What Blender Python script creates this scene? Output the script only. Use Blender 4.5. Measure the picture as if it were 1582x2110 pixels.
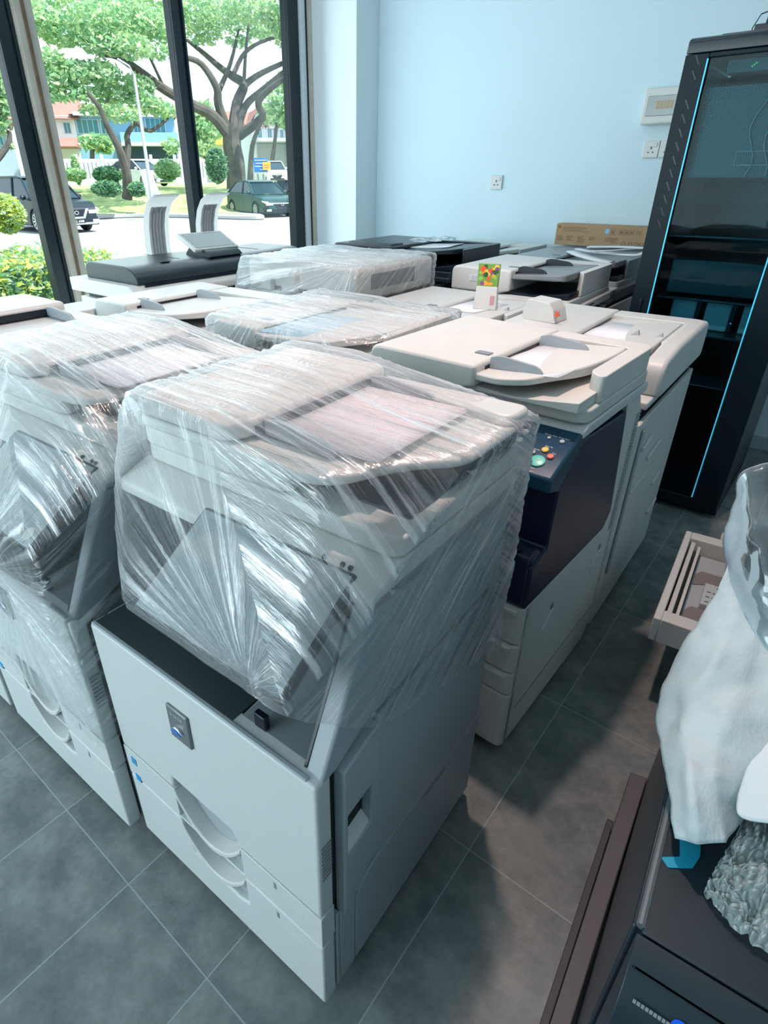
import bpy, bmesh, math, random
from math import sin, cos, pi, radians, sqrt, atan2, hypot
from mathutils import Vector, Matrix, noise
random.seed(7)
for o in list(bpy.data.objects): bpy.data.objects.remove(o)
C = bpy.context.scene.collection
SC = bpy.context.scene

# ---------------------------------------------------------------- camera
YAW, PITCH, ROLL, FPX, HCAM = radians(-39.9483), radians(28.8555), radians(-0.44072), 1205.41, 1.5
cd = Vector((sin(YAW)*cos(PITCH), cos(YAW)*cos(PITCH), -sin(PITCH)))
r0 = Vector((cos(YAW), -sin(YAW), 0)); u0 = r0.cross(cd)
cr = r0*cos(ROLL) + u0*sin(ROLL); cu = -r0*sin(ROLL) + u0*cos(ROLL)
cam = bpy.data.cameras.new('camera'); camo = bpy.data.objects.new('camera', cam); C.objects.link(camo)
camo.matrix_world = Matrix(((cr.x, cu.x, -cd.x, 0), (cr.y, cu.y, -cd.y, 0), (cr.z, cu.z, -cd.z, HCAM), (0, 0, 0, 1)))
cam.sensor_fit = 'HORIZONTAL'; cam.sensor_width = 36; cam.lens = 36*FPX/1582
cam.shift_x = 84.3/1582; cam.shift_y = -29.3/1582; cam.clip_end = 500; cam.clip_start = .02
SC.camera = camo

# ---------------------------------------------------------------- world, sun, lamps, exposure
SC.view_settings.view_transform = 'Standard'; SC.view_settings.look = 'None'
SC.view_settings.exposure = 0.0; SC.view_settings.gamma = 1.0
try: SC.view_settings.use_curve_mapping = False
except Exception: pass
w = bpy.data.worlds.new('sky'); SC.world = w; w.use_nodes = True
nt = w.node_tree; nt.nodes.clear()
wo = nt.nodes.new('ShaderNodeOutputWorld'); bg = nt.nodes.new('ShaderNodeBackground')
tc = nt.nodes.new('ShaderNodeTexCoord'); sx = nt.nodes.new('ShaderNodeSeparateXYZ'); rp = nt.nodes.new('ShaderNodeValToRGB')
nt.links.new(tc.outputs['Generated'], sx.inputs[0]); nt.links.new(sx.outputs['Z'], rp.inputs[0])
rp.color_ramp.elements[0].position = 0.0; rp.color_ramp.elements[0].color = (.80, .93, 1, 1)
rp.color_ramp.elements[1].position = .6; rp.color_ramp.elements[1].color = (.66, .86, 1, 1)
nt.links.new(rp.outputs[0], bg.inputs['Color']); bg.inputs['Strength'].default_value = 2.1
nt.links.new(bg.outputs[0], wo.inputs[0])

def light(name, kind, loc, energy, color, rot=(0, 0, 0), size=1, size_y=None, spot=None, blend=.3):
    l = bpy.data.lights.new(name, kind); o = bpy.data.objects.new(name, l); C.objects.link(o)
    o.location = loc; o.rotation_euler = rot; l.energy = energy; l.color = color
    if kind == 'AREA':
        l.shape = 'RECTANGLE'; l.size = size; l.size_y = size_y or size
    elif kind == 'SUN': l.angle = size
    else: l.shadow_soft_size = size
    if kind == 'SPOT': l.spot_size = spot; l.spot_blend = blend
    return o
so = light('sun', 'SUN', (20, 10, 30), 9.0, (1, .97, .88), size=radians(.8))
so.rotation_euler = Vector((-.62, -.22, -1.0)).to_track_quat('-Z', 'Y').to_euler()
# warm ceiling downlight above the rows of copiers
light('warm_downlight', 'SPOT', (-.72, 1.45, 2.78), 120, (1, .69, .61), size=.035, spot=radians(115), blend=.5)
# daylight entering through the big side window and the shopfront
light('window_daylight', 'AREA', (-3.45, 2.0, 1.5), 46, (.78, .95, 1), rot=(0, radians(-90), 0), size=2.5, size_y=3.6)
light('shopfront_daylight', 'AREA', (-2.3, -2.7, 1.5), 82, (.76, .95, 1), rot=(radians(90), 0, 0), size=2.6, size_y=2.4)
light('back_fill_light', 'AREA', (-1.6, 2.6, 2.9), 5, (.78, .96, 1), size=1.6, size_y=.5)  # cool overhead fill, added to lift the back of the room

# ---------------------------------------------------------------- materials
MATS = {}
def mat(name, col, rough=.5, metal=0, spec=.5, bump=0, bscale=200, var=0, vscale=8, emit=None, estr=1, coat=0, stretch=None, alpha=None):
    if name in MATS: return MATS[name]
    m = bpy.data.materials.new(name); m.use_nodes = True; n = m.node_tree; b = n.nodes['Principled BSDF']
    b.inputs['Base Color'].default_value = (*col, 1); b.inputs['Roughness'].default_value = rough
    b.inputs['Metallic'].default_value = metal; b.inputs['Specular IOR Level'].default_value = spec
    if coat: b.inputs['Coat Weight'].default_value = coat
    if bump or var:
        t = n.nodes.new('ShaderNodeTexCoord'); mp = n.nodes.new('ShaderNodeMapping')
        n.links.new(t.outputs['Object'], mp.inputs[0])
        if stretch: mp.inputs['Scale'].default_value = stretch
    if bump:
        nz = n.nodes.new('ShaderNodeTexNoise'); nz.inputs['Scale'].default_value = bscale; nz.inputs['Detail'].default_value = 3
        bp = n.nodes.new('ShaderNodeBump'); bp.inputs['Strength'].default_value = bump; bp.inputs['Distance'].default_value = .002
        n.links.new(mp.outputs[0], nz.inputs['Vector']); n.links.new(nz.outputs['Fac'], bp.inputs['Height']); n.links.new(bp.outputs[0], b.inputs['Normal'])
    if var:
        nz = n.nodes.new('ShaderNodeTexNoise'); nz.inputs['Scale'].default_value = vscale; nz.inputs['Detail'].default_value = 4
        n.links.new(mp.outputs[0], nz.inputs['Vector'])
        r = n.nodes.new('ShaderNodeValToRGB'); r.color_ramp.elements[0].position = .3; r.color_ramp.elements[1].position = .7
        r.color_ramp.elements[0].color = (*[c*(1-var) for c in col], 1); r.color_ramp.elements[1].color = (*[min(1, c*(1+var)) for c in col], 1)
        n.links.new(nz.outputs['Fac'], r.inputs[0]); n.links.new(r.outputs[0], b.inputs['Base Color'])
    if emit:
        b.inputs['Emission Color'].default_value = (*emit, 1); b.inputs['Emission Strength'].default_value = estr
    MATS[name] = m; return m
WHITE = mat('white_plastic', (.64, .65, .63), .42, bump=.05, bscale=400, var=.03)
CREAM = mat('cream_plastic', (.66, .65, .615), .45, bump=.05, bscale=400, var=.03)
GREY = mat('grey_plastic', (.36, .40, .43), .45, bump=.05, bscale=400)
MGREY = mat('mid_grey_plastic', (.22, .25, .27), .45)
BRUSH = mat('brushed_white_plastic', (.60, .63, .63), .4, bump=.35, bscale=60, var=.035, vscale=30, stretch=(1, 1, 12))
DARK = mat('dark_grey_plastic', (.016, .026, .036), .32)
NAVY = mat('navy_plastic', (.006, .014, .045), .33)
BLACK = mat('black_plastic', (.004, .008, .018), .35)
GAP = mat('dark_gap', (.012, .018, .022), .8)
SHELF = mat('dark_glossy_shelf', (.038, .056, .060), .34)
SCREEN = mat('screen_glass', (.30, .36, .38), .10, coat=.5)
DSCREEN = mat('dark_screen', (.10, .13, .14), .08, coat=.5)
PAPER = mat('paper', (.78, .80, .84), .7)
CHROME = mat('chrome', (.7, .72, .75), .15, metal=1)
BLUE = mat('blue_sticker', (.02, .30, .62), .5)
GREEN_B = mat('green_button', (.12, .62, .48), .35)
YEL_B = mat('yellow_button', (.85, .55, .10), .35)
RED_B = mat('red_button', (.72, .12, .06), .35)
GREYTXT = mat('grey_print', (.35, .4, .42), .6)
WALL = mat('wall_paint', (.62, .76, .83), .75, bump=.15, bscale=180, var=.015, vscale=2)
WALLW = mat('wall_paint_white', (.74, .80, .84), .75, bump=.1, bscale=180)
FRAME = mat('black_window_frame', (.006, .018, .026), .35)
JAMB = mat('beige_jamb', (.52, .47, .40), .6, var=.08, vscale=12)
WOODEDGE = mat('brown_timber_edge', (.17, .10, .06), .65, var=.2, vscale=20)

def node_mat(name):
    m = bpy.data.materials.new(name); m.use_nodes = True; n = m.node_tree; n.nodes.clear(); MATS[name] = m; return m, n
def glass_mat(name, tint=(.93, .98, .98), refl=.75):
    m, n = node_mat(name); o = n.nodes.new('ShaderNodeOutputMaterial'); mx = n.nodes.new('ShaderNodeMixShader')
    tr = n.nodes.new('ShaderNodeBsdfTransparent'); gl = n.nodes.new('ShaderNodeBsdfGlossy'); fr = n.nodes.new('ShaderNodeFresnel')
    tr.inputs[0].default_value = (*tint, 1); gl.inputs['Roughness'].default_value = .01; fr.inputs[0].default_value = 1.5
    mu = n.nodes.new('ShaderNodeMath'); mu.operation = 'MULTIPLY'; mu.inputs[1].default_value = refl
    n.links.new(fr.outputs[0], mu.inputs[0]); n.links.new(mu.outputs[0], mx.inputs[0])
    n.links.new(tr.outputs[0], mx.inputs[1]); n.links.new(gl.outputs[0], mx.inputs[2]); n.links.new(mx.outputs[0], o.inputs[0])
    return m
WGLASS = glass_mat('window_glass', (.97, .99, .99), .12)
SMOKED = glass_mat('smoked_rack_glass', (.52, .80, .86), .22)

def film_mat(name, base=.07, streak=.9, white=.5, sc=(48, 1.8), bump=.9):
    """stretch film: see-through, glossy, with window highlights painted in as whitish streaks along v"""
    m, n = node_mat(name); L = n.links.new
    o = n.nodes.new('ShaderNodeOutputMaterial'); uv = n.nodes.new('ShaderNodeUVMap'); uv.uv_map = 'fold'
    mp = n.nodes.new('ShaderNodeMapping'); mp.inputs['Scale'].default_value = (sc[0], sc[1], 1); L(uv.outputs[0], mp.inputs[0])
    n1 = n.nodes.new('ShaderNodeTexNoise'); n1.inputs['Scale'].default_value = 1; n1.inputs['Detail'].default_value = 5; n1.inputs['Roughness'].default_value = .62; n1.inputs['Distortion'].default_value = .5
    L(mp.outputs[0], n1.inputs['Vector'])
    mp2 = n.nodes.new('ShaderNodeMapping'); mp2.inputs['Scale'].default_value = (7, 4, 1); L(uv.outputs[0], mp2.inputs[0])
    n2 = n.nodes.new('ShaderNodeTexNoise'); n2.inputs['Scale'].default_value = 1; n2.inputs['Detail'].default_value = 3; L(mp2.outputs[0], n2.inputs['Vector'])
    r = n.nodes.new('ShaderNodeValToRGB'); r.color_ramp.elements[0].position = .50; r.color_ramp.elements[1].position = .66; L(n1.outputs['Fac'], r.inputs[0])
    r2 = n.nodes.new('ShaderNodeValToRGB'); r2.color_ramp.elements[0].position = .35; r2.color_ramp.elements[1].position = .68; L(n2.outputs['Fac'], r2.inputs[0])
    mu = n.nodes.new('ShaderNodeMath'); mu.operation = 'MULTIPLY'; L(r.outputs[0], mu.inputs[0]); L(r2.outputs[0], mu.inputs[1])
    m2 = n.nodes.new('ShaderNodeMath'); m2.operation = 'MULTIPLY_ADD'; m2.inputs[1].default_value = streak; m2.inputs[2].default_value = base; L(mu.outputs[0], m2.inputs[0])  # streak mask puts reflected highlights into the film's whiteness
    fr = n.nodes.new('ShaderNodeFresnel'); fr.inputs[0].default_value = 1.5
    bp = n.nodes.new('ShaderNodeBump'); bp.inputs['Strength'].default_value = bump; bp.inputs['Distance'].default_value = .012; L(n1.outputs['Fac'], bp.inputs['Height'])
    L(bp.outputs[0], fr.inputs['Normal'])
    ad = n.nodes.new('ShaderNodeMath'); ad.operation = 'ADD'; ad.use_clamp = True; L(m2.outputs[0], ad.inputs[0]); L(fr.outputs[0], ad.inputs[1])
    gl = n.nodes.new('ShaderNodeBsdfGlossy'); gl.inputs['Roughness'].default_value = .10; gl.inputs['Color'].default_value = (.95, .98, 1, 1); L(bp.outputs[0], gl.inputs['Normal'])
    df = n.nodes.new('ShaderNodeBsdfDiffuse'); df.inputs['Color'].default_value = (.95, .98, 1, 1)
    tl = n.nodes.new('ShaderNodeBsdfTranslucent'); tl.inputs['Color'].default_value = (.95, .98, 1, 1)
    md = n.nodes.new('ShaderNodeMixShader'); md.inputs[0].default_value = .35; L(df.outputs[0], md.inputs[1]); L(tl.outputs[0], md.inputs[2])
    mg = n.nodes.new('ShaderNodeMixShader'); mg.inputs[0].default_value = white; L(gl.outputs[0], mg.inputs[1]); L(md.outputs[0], mg.inputs[2])
    tr = n.nodes.new('ShaderNodeBsdfTransparent'); tr.inputs[0].default_value = (.97, .985, .985, 1)
    mx = n.nodes.new('ShaderNodeMixShader'); L(ad.outputs[0], mx.inputs[0]); L(tr.outputs[0], mx.inputs[1]); L(mg.outputs[0], mx.inputs[2])
    L(mx.outputs[0], o.inputs[0]); return m
FILM = film_mat('stretch_film')
FILM2 = film_mat('clear_plastic_bag', base=.05, streak=.5, white=.35, sc=(9, 1.6))

def floor_mat():
    m = bpy.data.materials.new('stone_floor_tiles'); m.use_nodes = True; n = m.node_tree; b = n.nodes['Principled BSDF']; L = n.links.new
    t = n.nodes.new('ShaderNodeTexCoord'); sp = n.nodes.new('ShaderNodeSeparateXYZ'); L(t.outputs['Object'], sp.inputs[0])
    def line(out, period, off, wd):
        a = n.nodes.new('ShaderNodeMath'); a.operation = 'SUBTRACT'; L(out, a.inputs[0]); a.inputs[1].default_value = off
        d = n.nodes.new('ShaderNodeMath'); d.operation = 'DIVIDE'; L(a.outputs[0], d.inputs[0]); d.inputs[1].default_value = period
        f = n.nodes.new('ShaderNodeMath'); f.operation = 'PINGPONG'; L(d.outputs[0], f.inputs[0]); f.inputs[1].default_value = .5
        c = n.nodes.new('ShaderNodeMath'); c.operation = 'LESS_THAN'; L(f.outputs[0], c.inputs[0]); c.inputs[1].default_value = wd/period
        fl = n.nodes.new('ShaderNodeMath'); fl.operation = 'FLOOR'; L(d.outputs[0], fl.inputs[0])
        return c, fl
    cx, fx = line(sp.outputs['X'], .2975, -.317, .0014); cy, fy = line(sp.outputs['Y'], .598, .268, .0014)
    mxx = n.nodes.new('ShaderNodeMath'); mxx.operation = 'MAXIMUM'; L(cx.outputs[0], mxx.inputs[0]); L(cy.outputs[0], mxx.inputs[1])
    cb = n.nodes.new('ShaderNodeCombineXYZ'); L(fx.outputs[0], cb.inputs[0]); L(fy.outputs[0], cb.inputs[1])
    wn = n.nodes.new('ShaderNodeTexWhiteNoise'); wn.noise_dimensions = '2D'; L(cb.outputs[0], wn.inputs['Vector'])
    ad = n.nodes.new('ShaderNodeVectorMath'); ad.operation = 'MULTIPLY_ADD'; L(wn.outputs['Color'], ad.inputs[0]); ad.inputs[1].default_value = (9, 9, 9); L(t.outputs['Object'], ad.inputs[2])
    nz = n.nodes.new('ShaderNodeTexNoise'); nz.inputs['Scale'].default_value = 9; nz.inputs['Detail'].default_value = 8; nz.inputs['Roughness'].default_value = .7; L(ad.outputs[0], nz.inputs['Vector'])
    r = n.nodes.new('ShaderNodeValToRGB'); r.color_ramp.elements[0].position = .36; r.color_ramp.elements[1].position = .66
    r.color_ramp.elements[0].color = (.105, .13, .132, 1); r.color_ramp.elements[1].color = (.235, .255, .25, 1); L(nz.outputs['Fac'], r.inputs[0])
    g = n.nodes.new('ShaderNodeMix'); g.data_type = 'RGBA'; L(mxx.outputs[0], g.inputs['Factor']); L(r.outputs[0], g.inputs['A']); g.inputs['B'].default_value = (.32, .36, .36, 1)
    L(g.outputs['Result'], b.inputs['Base Color']); b.inputs['Roughness'].default_value = .48
    bp = n.nodes.new('ShaderNodeBump'); bp.inputs['Strength'].default_value = .25; bp.inputs['Distance'].default_value = .004; L(nz.outputs['Fac'], bp.inputs['Height']); L(bp.outputs[0], b.inputs['Normal'])
    MATS['floor'] = m; return m
FLOOR = floor_mat()

# ---------------------------------------------------------------- mesh helpers
class MB:
    def __init__(s): s.v = []; s.f = []; s.m = []
    def add(s, vs, fs, mi=0):
        o = len(s.v); s.v += [tuple(v) for v in vs]; s.f += [tuple(i+o for i in f) for f in fs]; s.m += [mi]*len(fs); return s
    def box(s, x0, x1, y0, y1, z0, z1, mi=0):
        return s.add([(x, y, z) for z in (z0, z1) for y in (y0, y1) for x in (x0, x1)],
                     [(0, 2, 3, 1), (4, 5, 7, 6), (0, 1, 5, 4), (2, 6, 7, 3), (0, 4, 6, 2), (1, 3, 7, 5)], mi)
    def prism(s, pts, axis, a0, a1, mi=0, fn=None):
        n = len(pts)
        def P(p, a):
            return {'z': (p[0], p[1], a), 'x': (a, p[0], p[1]), 'y': (p[0], a, p[1])}[axis]
        vs = [P(p, a0) for p in pts] + [P(p, a1) for p in pts]
        if fn: vs = [fn(*v) for v in vs]
        return s.add(vs, [tuple(range(n))[::-1], tuple(range(n, 2*n))] + [(i, (i+1) % n, n+(i+1) % n, n+i) for i in range(n)], mi)
    def ring(s, outer, inner, axis, a0, a1, mi=0):
        n = len(outer)
        def P(p, a): return {'z': (p[0], p[1], a), 'x': (a, p[0], p[1]), 'y': (p[0], a, p[1])}[axis]
        vs = [P(p, a0) for p in outer] + [P(p, a1) for p in outer] + [P(p, a0) for p in inner] + [P(p, a1) for p in inner]
        fs = []
        for i in range(n):
            j = (i+1) % n
            fs += [(i, j, n+j, n+i), (2*n+j, 2*n+i, 3*n+i, 3*n+j), (n+i, n+j, 3*n+j, 3*n+i), (j, i, 2*n+i, 2*n+j)]
        return s.add(vs, fs, mi)
    def tube(s, pts, rad, n=8, mi=0, caps=True):
        pts = [Vector(p) for p in pts]; rs = rad if isinstance(rad, (list, tuple)) else [rad]*len(pts)
        vs = []; prev = None
        for i, p in enumerate(pts):
            t = (pts[min(i+1, len(pts)-1)] - pts[max(i-1, 0)]).normalized()
            a = prev if prev is not None else (Vector((0, 0, 1)) if abs(t.z) < .9 else Vector((1, 0, 0)))
            a = (a - t*a.dot(t)).normalized(); prev = a; b = t.cross(a)
            vs += [p + (a*cos(2*pi*k/n) + b*sin(2*pi*k/n))*rs[i] for k in range(n)]
        fs = [(i*n+k, i*n+(k+1) % n, (i+1)*n+(k+1) % n, (i+1)*n+k) for i in range(len(pts)-1) for k in range(n)]
        if caps: fs += [tuple(range(n))[::-1], tuple((len(pts)-1)*n+k for k in range(n))]
        return s.add(vs, fs, mi)
    def lathe(s, prof, c=(0, 0, 0), axis='z', n=20, mi=0):
        vs = []
        for r, h in prof:
            for k in range(n):
                a = 2*pi*k/n; p = (r*cos(a), r*sin(a), h)
                if axis == 'y': p = (p[0], -p[2], p[1])
                if axis == 'x': p = (p[2], p[0], p[1])
                vs.append((p[0]+c[0], p[1]+c[1], p[2]+c[2]))
        m = len(prof)
        fs = [(i*n+k, i*n+(k+1) % n, (i+1)*n+(k+1) % n, (i+1)*n+k) for i in range(m-1) for k in range(n)] + [tuple(range(n))[::-1], tuple((m-1)*n+k for k in range(n))]
        return s.add(vs, fs, mi)
    def blob(s, c, r, seed=0, sub=2, amp=.2, sq=(1, 1, 1), mi=0):
        bm = bmesh.new(); bmesh.ops.create_icosphere(bm, subdivisions=sub, radius=1)
        for v in bm.verts:
            d = 1 + amp*noise.noise(v.co*2.1 + Vector((seed*3.1, seed, 0)))
            v.co = Vector((v.co.x*sq[0], v.co.y*sq[1], v.co.z*sq[2]))*d*r + Vector(c)
        bm.verts.ensure_lookup_table(); s.add([v.co[:] for v in bm.verts], [[v.index for v in f.verts] for f in bm.faces], mi); bm.free(); return s
    def build(s, name, mats, parent=None, bev=.003, seg=2, smooth=True, ang=35, fix=True):
        me = bpy.data.meshes.new(name); me.from_pydata(s.v, [], s.f)
        if not isinstance(mats, (list, tuple)): mats = [mats]
        for m in mats: me.materials.append(m)
        for p, mi in zip(me.polygons, s.m): p.material_index = mi
        if fix:
            bm = bmesh.new(); bm.from_mesh(me); bmesh.ops.recalc_face_normals(bm, faces=bm.faces); bm.to_mesh(me); bm.free()
        o = bpy.data.objects.new(name, me); C.objects.link(o)
        if smooth:
            for p in me.polygons: p.use_smooth = True
            me.set_sharp_from_angle(angle=radians(ang))
        if bev:
            b = o.modifiers.new('bevel', 'BEVEL'); b.width = bev; b.segments = seg; b.limit_method = 'ANGLE'; b.angle_limit = radians(40); b.harden_normals = False
        if parent: o.parent = parent
        return o
def box(name, dims, m, parent=None, bev=.003, **k): return MB().box(*dims).build(name, m, parent, bev, **k)
def rpoly(pts, r, n=5):
    """polygon with rounded corners"""
    out = []; N = len(pts); rs = r if isinstance(r, (list, tuple)) else [r]*N
    for i, p in enumerate(pts):
        a = Vector(pts[i-1]); b = Vector(p); c = Vector(pts[(i+1) % N]); rr = rs[i]
        if rr <= 0: out.append((b.x, b.y)); continue
        d1 = (a-b); d2 = (c-b); t = min(rr, d1.length*.49, d2.length*.49)
        p1 = b + d1.normalized()*t; p2 = b + d2.normalized()*t
        for k in range(n+1):
            s = k/n; q = p1*(1-s)**2 + b*2*s*(1-s) + p2*s*s; out.append((q.x, q.y))
    return out
def rect(x0, x1, y0, y1): return [(x0, y0), (x1, y0), (x1, y1), (x0, y1)]
def thing(name, label, cat, loc=(0, 0, 0), rz=0, group=None):
    o = bpy.data.objects.new(name, None); C.objects.link(o); o.empty_display_size = .1
    o.location = loc; o.rotation_euler = (0, 0, radians(rz)); o['label'] = label; o['category'] = cat
    if group: o['group'] = group
    return o
def tag(o, label, cat, group=None, kind=None):
    o['label'] = label; o['category'] = cat
    if group: o['group'] = group
    if kind: o['kind'] = kind
    return o
def struct(o): o['kind'] = 'structure'; return o
def text(name, s, size, m, loc, rot, parent=None, align='CENTER', ext=.0003):
    cu = bpy.data.curves.new(name, 'FONT'); cu.body = s; cu.size = size; cu.align_x = align; cu.align_y = 'CENTER'; cu.extrude = ext
    t = bpy.data.objects.new(name, cu); C.objects.link(t)
    me = bpy.data.meshes.new_from_object(t); C.objects.unlink(t); bpy.data.objects.remove(t)
    me.materials.clear(); me.materials.append(m)
    o = bpy.data.objects.new(name, me); C.objects.link(o); o.location = loc; o.rotation_euler = rot
    if parent: o.parent = parent
    return o

# ---------------------------------------------------------------- room
XW, YN, XE, YS, ZC = -3.65, 4.19, 2.2, -3.0, 3.0
o = MB().box(XW-.1, XE, YS, YN+.1, -.15, 0).build('floor', FLOOR, None, 0); struct(o)
struct(box('ceiling', (XW-1.6, XE+.1, YS-.1, YN+.2, ZC, ZC+.2), WALLW, None, 0))
struct(box('wall_back', (XW-.1, XE+.1, YN, YN+.15, 0, ZC), WALL, None, 0))
struct(box('wall_right', (XE, XE+.1, YS, YN, 0, ZC), WALL, None, 0))
struct(box('trim_column', (-3.55, -3.14, 3.93, YN, 0, ZC), WALLW, None, .002))
struct(box('baseboard_back', (-3.14, XE, YN-.014, YN, 0, .085), mat('baseboard_paint', (.42, .5, .53), .5), None, .003))
# side window, running along the street
struct(box('wall_left', (XW-.06, XW+.06, YS, YN, 0, .09), WALLW, None, .003))
wf = MB()
for y0, y1 in ((-2.95, -2.87), (-1.1, -1.02), (-.16, -.08), (.78, .86), (1.700, 1.785), (3.742, 3.865)): wf.box(XW-.03, XW+.03, y0, y1, .09, ZC)
wf.box(XW-.03, XW+.03, 2.755, 2.845, .09, ZC)
wf.box(XW-.03, XW+.03, -2.95, 3.87, .09, .15); wf.box(XW-.03, XW+.03, -2.95, 3.87, 2.93, ZC)
fr = wf.build('window_1', FRAME, None, .004); struct(fr)
gl = MB()
for y0, y1 in ((-2.87, -1.1), (-1.02, -.16), (-.08, .78), (.86, 1.70), (1.785, 2.755), (2.845, 3.742)): gl.box(XW-.003, XW+.003, y0, y1, .15, 2.93)
gl.build('window_glass', WGLASS, fr, 0)
ib = MB()
for y in (1.700, 2.755, 2.845-.012, 3.742, 1.785-.012): ib.box(XW+.03, XW+.045, y, y+.012, .1, ZC)
ib.build('glazing_bead', FRAME, fr, .001)
# timber post beside the window
pj = MB().box(XW+.03, XW+.075, 1.79, 1.885, 0, ZC).build('trim_post', JAMB, None, .003); struct(pj)
MB().box(XW+.075, XW+.083, 1.825, 1.843, 0, ZC).build('timber_strip', WOODEDGE, pj, .002)
pj = MB().box(XW-.02, XW+.05, 3.868, 3.93, 0, ZC).build('trim_reveal', WALLW, None, .002); struct(pj)
MB().box(XW+.05, XW+.058, 3.915, 3.924, 0, ZC).build('dark_seam', FRAME, pj, 0)
MB().box(XW+.048, XW+.1, 3.926, 3.95, 0, ZC).build('timber_edge', JAMB, pj, .002)
# shopfront behind the camera
sf = MB()
for x in (-3.6, -2.2, -.8, .6, 2.1): sf.box(x-.03, x+.03, YS-.03, YS+.03, 0, ZC)
sf.box(XW, XE, YS-.03, YS+.03, 0, .08); sf.box(XW, XE, YS-.03, YS+.03, 2.4, 2.46); sf.box(XW, XE, YS-.03, YS+.03, 2.9, ZC)
fr2 = sf.build('window_2', FRAME, None, .004); struct(fr2)

struct(box('wall_front_blocker', (-.8, XE, YS-.06, YS+.06, 0, ZC), WALLW, None, 0))  # unseen wall, added to keep shopfront light off the aisle
# wall fittings
t = thing('distribution_board', 'white circuit breaker box with smoky window high on the blue wall', 'circuit breaker box', (-1.10, YN, 1.83))
box('case', (-.13, .17, -.07, 0, -.09, .085), WHITE, t, .012, seg=3)
box('window', (-.105, .15, -.074, -.068, -.05, .045), mat('smoky_window', (.16, .20, .19), .15, coat=.4), t, .002)
mbk = MB()
for k in range(5): mbk.box(-.055+.018*k, -.042+.018*k, -.0755, -.0735, -.018, .02)
mbk.build('breaker', mat('breaker_label', (.50, .34, .2), .5), t, 0)
def socket(name, label, x, z, n):
    t = thing(name, label, 'power socket', (x, YN, z))
    for k in range(n):
        q = k*.088
        box('face_plate', (q-.043, q+.043, -.012, 0, -.043, .043), WHITE, t, .004, seg=3)
        sl = MB(); sl.box(q-.0035, q+.0035, -.0135, -.0115, .002, .014); sl.box(q-.017, q-.008, -.0135, -.0115, -.018, -.012); sl.box(q+.008, q+.017, -.0135, -.0115, -.018, -.012)
        sl.build('socket_hole', BLACK, t, 0)
        box('switch', (q+.012, q+.03, -.016, -.011, .012, .032), WHITE, t, .002)
    return t
socket('wall_socket', 'single white wall socket low on the bare blue wall', -2.108, 1.451, 1)
socket('wall_socket', 'white double wall socket just under the circuit breaker box', -1.15, 1.62, 2)

# ---------------------------------------------------------------- copier parts
def adf(t, W, y0, y1, zb, zt, bw, m=WHITE, tm=None, rb=.05, back=.09, dark_out=False, gm=GREY, pads=False, guides=True, curve=True, lidf=.01):
    """document feeder on its lid; x runs from -W to 0"""
    tm = tm or m; xl = -W + bw
    MB().prism(rpoly(rect(-W, 0, y0+lidf, y1), .025), 'z', zb, zb+.034).build('platen_lid', m, t, .005, 3)
    MB().prism(rpoly([(-W, zb+.036), (-W, zt), (xl, zt-.004), (xl, zb+.05), (xl-.05, zb+.036)], [0, .035, .012, 0, 0], 6), 'y', y0, y1-.01).build('feeder_body', m, t, .009, 3)
    MB().box(xl-.06, xl-.02, y0+.10, y0+.125, zt-.003, zt-.0005).build('indicator_slot', MGREY, t, 0)
    MB().prism(rpoly([(xl-.001, y1-back), (-rb, y1-back), (-rb, y0+.30*(y1-y0)), (0, y0+.22*(y1-y0)), (0, y1-.005), (xl-.001, y1-.005)], [0, .02, .02, .03, .04, 0]), 'z', zb+.036, zt-.008).build('rear_cover', m, t, .008, 3)
    out = [(xl-.03, zb+.036), (-.012, zb+.036), (-.012, zb+.062), (-.09, zb+.052), (xl+.10, zb+.043), (xl-.03, zb+.05)]
    MB().prism(out, 'y', y0+.02, y1-back).build('output_tray', BLACK if dark_out else m, t, .002)
    # input tray: seen from above a sheet rest with a bowed right edge
    xr = -rb-.004
    if curve:
        ol = rpoly([(xl-.02, y0+.012), (xl+.07, y0-.008), (xr-.09, y0+.015), (xr-.02, y0+.16), (xr, y0+.30), (xr, y1-back-.003), (xl-.02, y1-back-.003)], [0, .02, .05, .1, .1, .02, 0], 6)
    else:
        ol = rpoly([(xl-.02, y0+.012), (xr, y0+.012), (xr, y1-back-.003), (xl-.02, y1-back-.003)], [0, .04, .02, 0])
    zr = zt-.032
    def sl(x, y, z): return (x, y, z + .018*max(0, (x-xl)/(xr-xl)) - .012*max(0, ((x-xl)/(xr-xl)-.75)*4)*(1 if z < zr+.001 else 0))
    MB().prism(ol, 'z', zr-.012, zr+.006, fn=sl).build('input_tray', tm, t, .004, 2)
    MB().box(xl-.003, xl+.002, y0+.05, y1-back-.03, zr+.0075, zt-.016).build('feed_slot', BLACK, t, 0)
    if guides:
        for yy in (y0+.07, y1-back-.075):
            MB().prism(rpoly([(xl+.004, zr+.007), (xl+.15, zr+.012), (xl+.13, zr+.034), (xl+.03, zr+.044), (xl+.004, zr+.036)], [0, .02, .03, .02, 0]), 'y', yy-.004, yy+.004).build('paper_guide', gm, t, .002)
    if pads:
        for k in (.35, .62):
            q = MB(); x = xl + (xr-xl)*(.55+.3*(k > .5)); y = y0 + (y1-y0)*.42
            q.add([(x, y, zr+.015), (x+.03, y, zr+.017), (x+.03, y+.02, zr+.017), (x, y+.02, zr+.015), (x+.026, y+.004, zr+.036), (x+.026, y+.016, zr+.036)], [(0, 1, 2, 3), (0, 4, 1), (3, 2, 5), (1, 4, 5, 2), (0, 3, 5, 4)])
            q.build('sheet_stop', gm, t, .001)
    return xl, zr

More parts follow.
